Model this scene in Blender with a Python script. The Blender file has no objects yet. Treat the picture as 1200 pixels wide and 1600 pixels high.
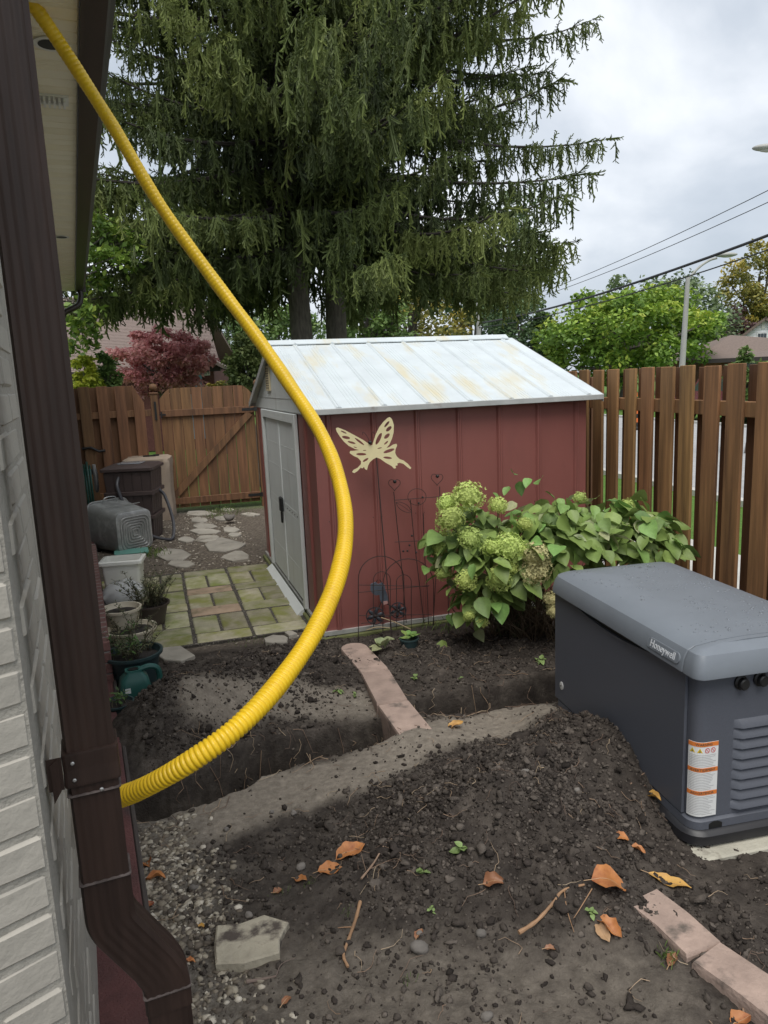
import bpy, math, random
import numpy as np
from mathutils import Matrix, Vector

sc = bpy.context.scene
C = sc.collection
R = math.radians
rng = np.random.default_rng(7)
random.seed(7)

# ---------------------------------------------------------------- camera
F_PX, CAM_H, HZ_Y, HZ_S = 1150.0, 1.80, 592.0, -0.043      # focal length and horizon in units of a 1200 x 1600 frame
_cb = (HZ_Y - 800) / F_PX
_b = 1 / math.sqrt(1 + HZ_S ** 2 + _cb ** 2)
_Z = np.array([HZ_S * _b, _b, _cb * _b])
_Y = np.array([0, 0, 1.0]) - _Z[2] * _Z
_Y /= np.linalg.norm(_Y)
_X = np.cross(_Y, _Z)
if _X[0] < 0:
    _X = -_X
CM = np.array([_X, _Y, _Z])                                  # camera (right, up, forward) -> world
O = np.array([0, 0, CAM_H])
cd = bpy.data.cameras.new('camera')
cd.sensor_fit = 'HORIZONTAL'
cd.sensor_width = 36
cd.lens = 36 * F_PX / 1200
cd.clip_start = 0.02
cd.clip_end = 2000
cam = bpy.data.objects.new('camera', cd)
C.objects.link(cam)
r_, u_, f_ = CM[:, 0], CM[:, 1], CM[:, 2]
cam.matrix_world = Matrix(((r_[0], u_[0], -f_[0], 0), (r_[1], u_[1], -f_[1], 0), (r_[2], u_[2], -f_[2], CAM_H), (0, 0, 0, 1)))
sc.camera = cam

# ---------------------------------------------------------------- light
SUN_EL, SUN_AZ = R(64), R(180)          # azimuth measured from +Y towards +X
w = bpy.data.worlds.new('World')
sc.world = w
w.use_nodes = True
nt = w.node_tree
nt.nodes.clear()
def wn(t, **k):
    n = nt.nodes.new(t)
    for a, b in k.items():
        setattr(n, a, b)
    return n
wo = wn('ShaderNodeOutputWorld')
bg = wn('ShaderNodeBackground')
bg.inputs['Strength'].default_value = 0.10
sky = wn('ShaderNodeTexSky', sky_type='NISHITA', sun_disc=False, sun_elevation=SUN_EL, sun_rotation=SUN_AZ, dust_density=2.0)
tc = wn('ShaderNodeTexCoord')
mp = wn('ShaderNodeMapping')
mp.inputs['Scale'].default_value = (1.0, 1.0, 1.7)
mp.inputs['Location'].default_value = (3.1, 0.4, 2.2)
n1 = wn('ShaderNodeTexNoise')
n1.inputs['Scale'].default_value = 2.3
n1.inputs['Detail'].default_value = 7
n1.inputs['Roughness'].default_value = 0.5
n1.inputs['Distortion'].default_value = 0.35
rp = wn('ShaderNodeValToRGB')
rp.color_ramp.elements[0].position = 0.36
rp.color_ramp.elements[0].color = (2.6, 2.95, 3.4, 1)
rp.color_ramp.elements[1].position = 0.66
rp.color_ramp.elements[1].color = (5.6, 5.75, 5.95, 1)
e = rp.color_ramp.elements.new(0.50)
e.color = (3.55, 3.85, 4.25, 1)
mx = wn('ShaderNodeMix', data_type='RGBA')
mx.inputs[0].default_value = 0.92
nt.links.new(tc.outputs['Generated'], mp.inputs['Vector'])
nt.links.new(mp.outputs[0], n1.inputs['Vector'])
nt.links.new(n1.outputs['Fac'], rp.inputs[0])
nt.links.new(sky.outputs[0], mx.inputs[6])
nt.links.new(rp.outputs[0], mx.inputs[7])
nt.links.new(mx.outputs[2], bg.inputs['Color'])
nt.links.new(bg.outputs[0], wo.inputs['Surface'])
sd = bpy.data.lights.new('sun', 'SUN')
sd.energy = 1.5
sd.angle = R(45)
sd.color = (1.0, 0.96, 0.90)
sun = bpy.data.objects.new('sun', sd)
C.objects.link(sun)
sdir = Vector((math.sin(SUN_AZ) * math.cos(SUN_EL), math.cos(SUN_AZ) * math.cos(SUN_EL), math.sin(SUN_EL)))
sun.rotation_euler = sdir.to_track_quat('Z', 'Y').to_euler()
sc.view_settings.view_transform = 'Standard'
sc.view_settings.look = 'None'
sc.view_settings.exposure = 0.98
sc.view_settings.gamma = 1
sc.view_settings.use_curve_mapping = False
sc.cycles.max_bounces = 8
sc.cycles.transparent_max_bounces = 12
try:
    sc.cycles.use_denoising = True
except Exception:
    pass

# ---------------------------------------------------------------- points from directions seen in the photograph
def ray(x, y):
    return CM @ np.array([(x - 600) / F_PX, -(y - 800) / F_PX, 1.0])
def P(x, y, z=0.0):                      # point at height z
    d = ray(x, y)
    return O + d * (z - CAM_H) / d[2]
def D(x, y, Y):                          # point at distance Y into the yard
    d = ray(x, y)
    return O + d * Y / d[1]
def DD(x, y, dep):                       # point at optical depth
    return O + ray(x, y) * dep

# ---------------------------------------------------------------- noise
def _hash(ix, iy, seed):
    h = (ix.astype(np.int64) * 374761393 + iy.astype(np.int64) * 668265263 + seed * 974711) & 0xffffffff
    h = ((h ^ (h >> 13)) * 1274126177) & 0xffffffff
    h = h ^ (h >> 16)
    return (h & 0xffff) / 65535.0
def vnoise(x, y, seed=0):
    ix, iy = np.floor(x), np.floor(y)
    fx, fy = x - ix, y - iy
    fx = fx * fx * (3 - 2 * fx)
    fy = fy * fy * (3 - 2 * fy)
    a, b = _hash(ix, iy, seed), _hash(ix + 1, iy, seed)
    c, d = _hash(ix, iy + 1, seed), _hash(ix + 1, iy + 1, seed)
    return a + (b - a) * fx + (c - a) * fy + (a - b - c + d) * fx * fy
def fbm(x, y, seed=0, oct=4, rough=.5):
    s, a, t = 0, 1, 0
    for k in range(oct):
        s = s + a * vnoise(x * 2 ** k + 17.3 * k, y * 2 ** k - 9.1 * k, seed + k)
        t += a
        a *= rough
    return s / t - .5
def worley(x, y, seed=0):
    """distance to the nearest of scattered points, one per unit cell"""
    ix, iy = np.floor(x), np.floor(y)
    d = np.full(np.shape(x), 9.)
    for dx in (-1, 0, 1):
        for dy in (-1, 0, 1):
            cx, cy = ix + dx, iy + dy
            d = np.minimum(d, (cx + _hash(cx, cy, seed) - x) ** 2 + (cy + _hash(cx, cy, seed + 5) - y) ** 2)
    return np.sqrt(d)
def sstep(a, b, x):
    t = np.clip((x - a) / (b - a), 0, 1)
    return t * t * (3 - 2 * t)

# ---------------------------------------------------------------- geometry: every maker returns (verts Nx3, list of faces)
def box(x0, x1, y0, y1, z0, z1):
    v = np.array([(x, y, z) for z in (z0, z1) for y in (y0, y1) for x in (x0, x1)], float)
    return v, [(0, 2, 3, 1), (4, 5, 7, 6), (0, 1, 5, 4), (2, 6, 7, 3), (0, 4, 6, 2), (1, 3, 7, 5)]
def loft(secs, cap=True, closed=True):
    n = len(secs[0])
    v = np.concatenate([np.asarray(s, float) for s in secs])
    f = []
    for k in range(len(secs) - 1):
        for i in range(n if closed else n - 1):
            j = (i + 1) % n
            f.append((k * n + i, k * n + j, (k + 1) * n + j, (k + 1) * n + i))
    if cap:
        f.append(tuple(range(n))[::-1])
        f.append(tuple((len(secs) - 1) * n + i for i in range(n)))
    return v, f
def rrect(x0, x1, y0, y1, r, z, n=5):
    p = []
    for cx, cy, a0 in ((x1 - r, y1 - r, 0), (x0 + r, y1 - r, 90), (x0 + r, y0 + r, 180), (x1 - r, y0 + r, 270)):
        for k in range(n):
            a = R(a0 + 90 * k / (n - 1))
            p.append((cx + r * math.cos(a), cy + r * math.sin(a), z))
    return p
def bbox(x0, x1, y0, y1, z0, z1, b=.004):
    """a box with chamfered edges"""
    return loft([rrect(x0 + b, x1 - b, y0 + b, y1 - b, b, z0, 2), rrect(x0, x1, y0, y1, b, z0 + b, 2),
                 rrect(x0, x1, y0, y1, b, z1 - b, 2), rrect(x0 + b, x1 - b, y0 + b, y1 - b, b, z1, 2)])
def frames(pts):
    p = np.asarray(pts, float)
    t = np.gradient(p, axis=0)
    t /= np.linalg.norm(t, axis=1)[:, None] + 1e-12
    up = np.array([0, 0, 1.0]) if abs(t[0][2]) < .9 else np.array([1.0, 0, 0])
    n = np.cross(t[0], up)
    n /= np.linalg.norm(n)
    N = [n]
    for k in range(1, len(p)):
        n = n - t[k] * n.dot(t[k])
        n /= np.linalg.norm(n) + 1e-12
        N.append(n)
    N = np.array(N)
    return p, t, N, np.cross(t, N)
def tube(pts, r, n=8, cap=True):
    p, t, N, B = frames(pts)
    r = np.broadcast_to(np.asarray(r, float), (len(p),))
    a = np.linspace(0, 2 * np.pi, n, endpoint=False)
    ring = np.cos(a)[None, :, None] * N[:, None] + np.sin(a)[None, :, None] * B[:, None]
    v = (p[:, None] + ring * r[:, None, None]).reshape(-1, 3)
    f = []
    for k in range(len(p) - 1):
        for i in range(n):
            j = (i + 1) % n
            f.append((k * n + i, k * n + j, (k + 1) * n + j, (k + 1) * n + i))
    if cap:
        f.append(tuple(range(n))[::-1])
        f.append(tuple((len(p) - 1) * n + i for i in range(n)))
    return v, f
def lathe(prof, n=20, z0=0):
    a = np.linspace(0, 2 * np.pi, n, endpoint=False)
    secs = [np.stack([np.cos(a) * r, np.sin(a) * r, np.full(n, z + z0)], 1) for r, z in prof]
    return loft(secs, cap=True)
def catmull(pts, m=10):
    p = np.asarray(pts, float)
    q = np.vstack([2 * p[0] - p[1], p, 2 * p[-1] - p[-2]])
    out = []
    for i in range(1, len(q) - 2):
        for k in range(m):
            t = k / m
            out.append(.5 * ((2 * q[i]) + (-q[i - 1] + q[i + 1]) * t + (2 * q[i - 1] - 5 * q[i] + 4 * q[i + 1] - q[i + 2]) * t * t
                             + (-q[i - 1] + 3 * q[i] - 3 * q[i + 1] + q[i + 2]) * t ** 3))
    out.append(p[-1])
    return np.array(out)
def ring(c, rx, rz, n=28, tilt=0, r=.003, plane='xz', a0=0, a1=360):
    a = np.radians(np.linspace(a0, a1, n))
    x, z = np.cos(a) * rx, np.sin(a) * rz
    x, z = x * math.cos(tilt) - z * math.sin(tilt), x * math.sin(tilt) + z * math.cos(tilt)
    return tube(np.stack([c[0] + x, np.full(n, c[1]), c[2] + z], 1), r, 5)
def prism(poly, z0, z1):
    """poly: list of (x, y)"""
    return loft([[(x, y, z0) for x, y in poly], [(x, y, z1) for x, y in poly]])
def prism_xz(poly, y0, y1):
    v, f = prism(poly, y0, y1)
    return np.stack([v[:, 0], v[:, 2], v[:, 1]], 1), [q[::-1] for q in f]
def prism_yz(poly, x0, x1):
    v, f = prism(poly, x0, x1)
    return np.stack([v[:, 2], v[:, 0], v[:, 1]], 1), f
def join(*gs):
    V, F, o = [], [], 0
    for v, f in gs:
        V.append(v)
        F += [tuple(i + o for i in q) for q in f]
        o += len(v)
    return np.concatenate(V), F
def rotz(v, a, c=(0, 0, 0)):
    c = np.asarray(c, float)
    q = v - c
    return np.stack([q[:, 0] * math.cos(a) - q[:, 1] * math.sin(a), q[:, 0] * math.sin(a) + q[:, 1] * math.cos(a), q[:, 2]], 1) + c
def euler(v, rx=0, ry=0, rz=0, t=(0, 0, 0)):
    m = np.array(Matrix.Rotation(rz, 3, 'Z') @ Matrix.Rotation(ry, 3, 'Y') @ Matrix.Rotation(rx, 3, 'X'))
    return v @ m.T + np.asarray(t, float)
def ico(sub=1):
    import bmesh
    bm = bmesh.new()
    bmesh.ops.create_icosphere(bm, subdivisions=sub, radius=1)
    v = np.array([q.co[:] for q in bm.verts])
    f = [tuple(x.index for x in q.verts) for q in bm.faces]
    bm.free()
    return v, f
ICO1, ICO2, ICO3 = ico(1), ico(2), ico(3)
def rock(base, seed, s=(1, 1, .7), j=.25):
    g = np.random.default_rng(seed)
    v = base[0].copy()
    ph = g.normal(size=(5, 3)) * 1.7
    d = 1 + j * sum(np.sin(v @ p + k) for k, p in enumerate(ph)) / 2.2
    v = v * d[:, None] * (1 + g.normal(size=len(v)) * j * .18)[:, None]
    return v * np.asarray(s), base[1]

# ---------------------------------------------------------------- objects
def me(name, V, F, mat=None, smooth=False):
    m = bpy.data.meshes.new(name)
    V = np.asarray(V, np.float32)
    if isinstance(F, np.ndarray):
        k = F.shape[1]
        m.vertices.add(len(V))
        m.vertices.foreach_set('co', V.ravel())
        m.loops.add(F.size)
        m.loops.foreach_set('vertex_index', F.astype(np.int32).ravel())
        m.polygons.add(len(F))
        m.polygons.foreach_set('loop_start', np.arange(0, F.size, k, dtype=np.int32))
        m.update(calc_edges=True)
    else:
        m.from_pydata(V.tolist(), [], F)
        m.update()
    if smooth:
        m.polygons.foreach_set('use_smooth', np.ones(len(m.polygons), bool))
        if smooth != 'all':
            try:
                m.set_sharp_from_angle(angle=R(40 if smooth is True else smooth))
            except Exception:
                pass
    if mat is not None:
        m.materials.append(mat)
    return m
def ob(name, g, mat=None, parent=None, smooth=False, loc=None, rz=None):
    m = g if isinstance(g, bpy.types.Mesh) else me(name, g[0], g[1], mat, smooth)
    o = bpy.data.objects.new(name, m)
    C.objects.link(o)
    if parent is not None:
        o.parent = parent
    if loc is not None:
        o.location = [float(q) for q in loc]
    if rz is not None:
        o.rotation_euler = (0, 0, rz) if not hasattr(rz, '__len__') else rz
    return o
def tag(o, label=None, cat=None, group=None, kind=None):
    if label: o['label'] = label
    if cat: o['category'] = cat
    if group: o['group'] = group
    if kind: o['kind'] = kind
    return o
def thing(name, label, cat, loc=(0, 0, 0), rz=0, group=None):
    o = bpy.data.objects.new(name, None)
    o.empty_display_size = .1
    C.objects.link(o)
    o.location = [float(q) for q in loc]
    o.rotation_euler = (0, 0, rz)
    return tag(o, label, cat, group)
def struct(name, g, mat, smooth=False, **k):
    return tag(ob(name, g, mat, smooth=smooth, **k), kind='structure')
def text_mesh(s, size, depth=.0006):
    cu = bpy.data.curves.new('lettering', 'FONT')
    cu.body = s
    cu.size = size
    cu.extrude = depth
    cu.align_x = 'CENTER'
    cu.align_y = 'CENTER'
    cu.resolution_u = 2
    o = bpy.data.objects.new('tmp', cu)
    C.objects.link(o)
    bpy.context.view_layer.update()
    m = bpy.data.meshes.new_from_object(o)
    v = np.array([q.co[:] for q in m.vertices]).reshape(-1, 3)
    f = [tuple(p.vertices) for p in m.polygons]
    bpy.data.objects.remove(o)
    bpy.data.curves.remove(cu)
    bpy.data.meshes.remove(m)
    return v, f

# ---------------------------------------------------------------- materials
MATS = {}
def M(name, col, rough=.6, var=.18, scale=6., stretch=(1, 1, 1), bump=0., bscale=40., metal=0., col2=None, c2pos=(.52, .62), c2scale=3., c2stretch=(1, 1, 1),
      rnd=.0, hrnd=0., spec=.5, trans=0., attr=None, coat=0., det=5):
    """base colour with noise variation, optional second colour in patches, optional bump, per-object variation"""
    if name in MATS:
        return MATS[name]
    m = bpy.data.materials.new(name)
    m.use_nodes = True
    t = m.node_tree
    L = t.links.new
    b = t.nodes['Principled BSDF']
    b.inputs['Roughness'].default_value = rough
    b.inputs['Metallic'].default_value = metal
    b.inputs['Specular IOR Level'].default_value = spec
    if coat:
        b.inputs['Coat Weight'].default_value = coat
        b.inputs['Coat Roughness'].default_value = .15
    tc = t.nodes.new('ShaderNodeTexCoord')
    oi = t.nodes.new('ShaderNodeObjectInfo')
    sh = t.nodes.new('ShaderNodeVectorMath'); sh.operation = 'MULTIPLY_ADD'
    cx = t.nodes.new('ShaderNodeCombineXYZ')
    for i in range(3): L(oi.outputs['Random'], cx.inputs[i])
    L(cx.outputs[0], sh.inputs[0]); sh.inputs[1].default_value = (31, 17, 23); L(tc.outputs['Object'], sh.inputs[2])
    def noise(sc_, st, d=det):
        mp = t.nodes.new('ShaderNodeMapping'); mp.inputs['Scale'].default_value = st
        L(sh.outputs[0], mp.inputs['Vector'])
        n = t.nodes.new('ShaderNodeTexNoise'); n.inputs['Scale'].default_value = sc_; n.inputs['Detail'].default_value = d
        n.inputs['Roughness'].default_value = .6
        L(mp.outputs[0], n.inputs['Vector'])
        return n
    nz = noise(scale, stretch)
    c = np.array(col[:3])
    r = t.nodes.new('ShaderNodeValToRGB')
    r.color_ramp.elements[0].position = .3; r.color_ramp.elements[1].position = .7
    r.color_ramp.elements[0].color = (*np.clip(c * (1 - var), 0, 1), 1)
    r.color_ramp.elements[1].color = (*np.clip(c * (1 + var), 0, 1), 1)
    L(nz.outputs['Fac'], r.inputs[0])
    out = r.outputs[0]
    if attr:
        # colour ramp driven by a per-vertex value stored with the geometry (leaf to leaf variation)
        an = t.nodes.new('ShaderNodeAttribute'); an.attribute_name = 'v'
        ar = t.nodes.new('ShaderNodeValToRGB')
        els = ar.color_ramp.elements
        while len(els) < len(attr): els.new(.5)
        for k, cc in enumerate(attr):
            els[k].position = k / (len(attr) - 1); els[k].color = (*cc, 1)
        L(an.outputs['Fac'], ar.inputs[0])
        mm = t.nodes.new('ShaderNodeMix'); mm.data_type = 'RGBA'; mm.blend_type = 'MULTIPLY'; mm.inputs[0].default_value = 1
        r.color_ramp.elements[0].color = (1 - var, 1 - var, 1 - var, 1); r.color_ramp.elements[1].color = (1 + var, 1 + var, 1 + var, 1)
        L(ar.outputs[0], mm.inputs[6]); L(out, mm.inputs[7])
        out = mm.outputs[2]
    if col2 is not None:
        n2 = noise(c2scale, c2stretch)
        r2 = t.nodes.new('ShaderNodeValToRGB')
        r2.color_ramp.elements[0].position, r2.color_ramp.elements[1].position = c2pos
        r2.color_ramp.elements[0].color = (0, 0, 0, 1); r2.color_ramp.elements[1].color = (1, 1, 1, 1)
        L(n2.outputs['Fac'], r2.inputs[0])
        m2 = t.nodes.new('ShaderNodeMix'); m2.data_type = 'RGBA'
        L(r2.outputs[0], m2.inputs[0]); L(out, m2.inputs[6]); m2.inputs[7].default_value = (*col2, 1)
        out = m2.outputs[2]
    if rnd or hrnd:
        hs = t.nodes.new('ShaderNodeHueSaturation')
        mr = t.nodes.new('ShaderNodeMapRange'); mr.inputs[3].default_value = 1 - rnd; mr.inputs[4].default_value = 1 + rnd
        L(oi.outputs['Random'], mr.inputs[0]); L(mr.outputs[0], hs.inputs['Value'])
        if hrnd:
            wn_ = t.nodes.new('ShaderNodeTexWhiteNoise'); wn_.noise_dimensions = '1D'
            L(oi.outputs['Random'], wn_.inputs['W'])
            m3 = t.nodes.new('ShaderNodeMapRange'); m3.inputs[3].default_value = .5 - hrnd; m3.inputs[4].default_value = .5 + hrnd
            L(wn_.outputs['Value'], m3.inputs[0]); L(m3.outputs[0], hs.inputs['Hue'])
        L(out, hs.inputs['Color']); out = hs.outputs[0]
    L(out, b.inputs['Base Color'])
    if bump:
        nb = noise(bscale, stretch, 4)
        bn = t.nodes.new('ShaderNodeBump'); bn.inputs['Strength'].default_value = bump; bn.inputs['Distance'].default_value = .01
        L(nb.outputs['Fac'], bn.inputs['Height']); L(bn.outputs[0], b.inputs['Normal'])
    if trans:
        tr = t.nodes.new('ShaderNodeBsdfTranslucent'); L(out, tr.inputs['Color'])
        ms = t.nodes.new('ShaderNodeMixShader'); ms.inputs[0].default_value = trans
        L(b.outputs[0], ms.inputs[1]); L(tr.outputs[0], ms.inputs[2])
        L(ms.outputs[0], t.nodes['Material Output'].inputs['Surface'])
    MATS[name] = m
    return m

# ================================================================ frames of the place
SH_A = R(17.08)                                   # shed and patio frame: local x = along the long side (v), local y = along the door side (u)
SHN = np.array([-.449, 5.009, 0.])
def S(u, v, z=0.):
    return SHN + u * np.array([-math.sin(SH_A), math.cos(SH_A), 0]) + v * np.array([math.cos(SH_A), math.sin(SH_A), 0]) + np.array([0, 0, z])
FE_A = R(11.9)                                    # right fence and generator frame
HO_A = R(22.17)                                   # house frame: local y runs along the wall, local x out of the wall
HOC = np.array([-.555, 1.055, 0.])
def HS(x, y, z=0.):
    return HOC + x * np.array([math.cos(HO_A), math.sin(HO_A), 0]) + y * np.array([-math.sin(HO_A), math.cos(HO_A), 0]) + np.array([0, 0, z])

# ================================================================ ground
def dpoly(x, y, pts):
    d = np.full(np.shape(x), 1e9)
    for a, b in zip(pts[:-1], pts[1:]):
        ax, ay, bx, by = a[0], a[1], b[0], b[1]
        t = np.clip(((x - ax) * (bx - ax) + (y - ay) * (by - ay)) / ((bx - ax) ** 2 + (by - ay) ** 2), 0, 1)
        d = np.minimum(d, np.hypot(x - ax - t * (bx - ax), y - ay - t * (by - ay)))
    return d
def pp(*px):
    return [P(*q)[:2] for q in px]
TR_L = pp((150, 1268), (240, 1250), (330, 1226), (420, 1184), (520, 1156), (598, 1144))
TR_R = pp((683, 1104), (760, 1095), (830, 1083), (900, 1070))
DRY1 = pp((220, 1310), (420, 1240), (540, 1215), (655, 1168), (770, 1136), (850, 1120))
DRY2 = pp((330, 1140), (450, 1112), (550, 1104))
DRY3 = pp((330, 1570), (560, 1530), (760, 1560), (960, 1570))
BUMPS = [((290, 1130), .24, .38), ((420, 1075), .20, .38), ((240, 1165), .08, .25), ((540, 1050), .05, .28),
         ((830, 1265), .23, .46), ((950, 1215), .13, .26), ((700, 1320), .09, .30), ((890, 1370), .05, .28),
         ((680, 1030), .07, .38), ((800, 1030), .07, .4), ((560, 1225), .035, .3), ((1120, 1480), .02, .2), ((930, 1450), .03, .2), ((650, 1165), .05, .17), ((700, 1150), .03, .2)]
BUMPS = [(P(*c)[:2], h, r) for c, h, r in BUMPS]
for gy_, gh_ in ((1.05, .09), (.80, .08), (.55, .07), (.32, .05)):          # soil banked against the generator
    BUMPS.append((np.array([1.092, 2.515]) + np.array([math.cos(FE_A), math.sin(FE_A)]) * -.10 + np.array([-math.sin(FE_A), math.cos(FE_A)]) * gy_, gh_, .20))
def soil_masks(x, y):
    wob = .07 * fbm(x * 3, y * 3, 5) * 2
    dry = np.maximum.reduce([1 - sstep(.12, .26, dpoly(x, y, DRY1) + wob), .8 * (1 - sstep(.08, .22, dpoly(x, y, DRY2) + wob)),
                             .35 * (1 - sstep(.10, .30, dpoly(x, y, DRY3) + wob))])
    return dry
def trench(x, y):
    n = .06 * fbm(x * 7, y * 7, 41) + .035 * fbm(x * 22, y * 22, 43)
    return np.minimum(dpoly(x, y, TR_L), dpoly(x, y, TR_R)) + n
def hgt(x, y, fine=True):
    x = np.asarray(x, float); y = np.asarray(y, float)
    h = np.zeros(x.shape)
    for c, a, r in BUMPS:
        h += a * np.exp(-((x - c[0]) ** 2 + (y - c[1]) ** 2) / (r * r) * 1.3)
    near = 1 - sstep(5.6, 7.5, np.hypot(x, y - 1))
    su = -(x - SHN[0]) * math.sin(SH_A) + (y - SHN[1]) * math.cos(SH_A)
    yard = (1 - sstep(-.05, .2, su))                       # the dug garden in front of shed and patio
    h *= yard * near
    dry = soil_masks(x, y)
    if fine:
        lump = fbm(x * 5, y * 5, 3, 3)
        clod = fbm(x * 22, y * 22, 11, 4, .62)
        amp = np.clip(h / .10, .42, 1.) * (1 - .8 * dry)
        h = h + yard * near * (.06 * lump * (.4 + .6 * amp) + .034 * clod * amp + amp * (.45 + .55 * sstep(-.12, .12, fbm(x * 4, y * 4, 71))) * (.020 * (.5 - worley(x * 26 + 2 * lump, y * 26, 31)) + .012 * (.5 - worley(x * 58, y * 58, 37))) + .012 * clod * (1 - .6 * dry))
    d = trench(x, y)
    h = h - .37 * (1 - sstep(.078, .148, d)) * near
    return h - .022 * (1 - yard * near)
def on(px, py, lift=0.):
    """ground point seen at a pixel of the photograph"""
    z = 0.
    for _ in range(12):
        p = P(px, py, z)
        z = .5 * z + .5 * float(hgt(p[0], p[1]))
    p = P(px, py, z)
    return np.array([p[0], p[1], float(hgt(p[0], p[1])) + lift])
def axis(lo, hi, step, far):
    a = list(np.arange(lo, hi, step))
    s = step
    for sgn, st in ((-1, lo), (1, a[-1])):
        q, s = st, step
        ext = []
        while abs(q) < far:
            s *= 1.16
            q += sgn * s
            ext.append(q)
        a = (ext[::-1] + a) if sgn < 0 else (a + ext)
    return np.array(a)
gx, gy = axis(-1.7, 1.6, .0078, 420), axis(1.5, 5.1, .0078, 420)
X, Yg = np.meshgrid(gx, gy)
Zg = hgt(X, Yg)
nx, ny = len(gx), len(gy)
i = (np.arange(ny - 1)[:, None] * nx + np.arange(nx - 1)[None]).ravel()
gf = np.stack([i, i + 1, i + nx + 1, i + nx], 1)
gm = me('ground', np.stack([X.ravel(), Yg.ravel(), Zg.ravel()], 1), gf, None, 'all')
FN = np.array([math.cos(FE_A), math.sin(FE_A)])
FOFF = 2.16 * FN[0] + 4.39 * FN[1]
GRAVL = pp((215, 1600), (300, 1530), (330, 1400), (215, 1280))
HOFF = (X - HOC[0]) * math.cos(HO_A) + (Yg - HOC[1]) * math.sin(HO_A)
grav = np.maximum(1 - sstep(.22, .62, HOFF + .35 * fbm(X * 2.2, Yg * 2.2, 61) + .2 * sstep(2.7, 3.2, Yg) * 1.0), 0) * (1 - sstep(2.75, 3.1, Yg))
su = -(X - SHN[0]) * math.sin(SH_A) + (Yg - SHN[1]) * math.cos(SH_A)
back = sstep(.05, .25, su)
GATE_V = P(258, 802)[:2]
su_g = -(GATE_V[0] - SHN[0]) * math.sin(SH_A) + (GATE_V[1] - SHN[1]) * math.cos(SH_A)
grass = np.maximum(sstep(su_g + .15, su_g + .3, su), sstep(FOFF + .02, FOFF + .08, X * FN[0] + Yg * FN[1]))
for nm, arr in (('dry', soil_masks(X, Yg)), ('grav', grav), ('back', back), ('grass', grass)):
    at = gm.attributes.new(nm, 'FLOAT', 'POINT')
    at.data.foreach_set('value', arr.ravel().astype(np.float32))
def ground_mat():
    m = bpy.data.materials.new('ground')
    m.use_nodes = True
    t = m.node_tree; L = t.links.new
    b = t.nodes['Principled BSDF']
    b.inputs['Roughness'].default_value = .95
    b.inputs['Specular IOR Level'].default_value = .15
    geo = t.nodes.new('ShaderNodeNewGeometry')
    def nz(s, d=6, r=.65):
        n = t.nodes.new('ShaderNodeTexNoise'); n.inputs['Scale'].default_value = s; n.inputs['Detail'].default_value = d; n.inputs['Roughness'].default_value = r
        L(geo.outputs['Position'], n.inputs['Vector'])
        return n.outputs['Fac']
    def ramp(f, *els):
        r = t.nodes.new('ShaderNodeValToRGB')
        while len(r.color_ramp.elements) < len(els): r.color_ramp.elements.new(.5)
        for k, (p, c) in enumerate(els):
            r.color_ramp.elements[k].position = p; r.color_ramp.elements[k].color = (*c, 1)
        L(f, r.inputs[0])
        return r.outputs[0]
    def mix(f, a, b_):
        q = t.nodes.new('ShaderNodeMix'); q.data_type = 'RGBA'
        L(f, q.inputs[0]); L(a, q.inputs[6]); L(b_, q.inputs[7])
        return q.outputs[2]
    def att(nm, noise_=None, k=.5):
        a = t.nodes.new('ShaderNodeAttribute'); a.attribute_name = nm
        if noise_ is None: return a.outputs['Fac']
        ad = t.nodes.new('ShaderNodeMath'); ad.operation = 'MULTIPLY_ADD'; L(noise_, ad.inputs[0]); ad.inputs[1].default_value = k; L(a.outputs['Fac'], ad.inputs[2])
        sb = t.nodes.new('ShaderNodeMath'); sb.operation = 'SUBTRACT'; L(ad.outputs[0], sb.inputs[0]); sb.inputs[1].default_value = k * .5; sb.use_clamp = True
        return sb.outputs[0]
    dark = ramp(nz(9), (.3, (.028, .023, .020)), (.55, (.056, .047, .040)), (.78, (.120, .101, .086)))
    dryc = ramp(nz(30), (.3, (.16, .138, .113)), (.6, (.255, .222, .182)), (.8, (.335, .295, .245)))
    grv = ramp(nz(60), (.3, (.07, .06, .05)), (.55, (.15, .135, .115)), (.75, (.30, .28, .25)))
    bck = ramp(nz(34), (.3, (.060, .049, .038)), (.5, (.12, .10, .08)), (.72, (.22, .19, .16)))
    grs = ramp(nz(25), (.3, (.06, .12, .025)), (.6, (.11, .20, .04)), (.8, (.16, .25, .06)))
    big = nz(3.5)
    col = mix(att('dry', nz(14), .7), dark, dryc)
    col = mix(att('grav', big, .6), col, grv)
    col = mix(att('back'), col, bck)
    col = mix(att('grass'), col, grs)
    L(col, b.inputs['Base Color'])
    bn = t.nodes.new('ShaderNodeBump'); bn.inputs['Strength'].default_value = .7; bn.inputs['Distance'].default_value = .012
    L(nz(95, 4), bn.inputs['Height']); L(bn.outputs[0], b.inputs['Normal'])
    return m
gm.materials.append(ground_mat())
tag(ob('ground', gm), kind='structure')

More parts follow.
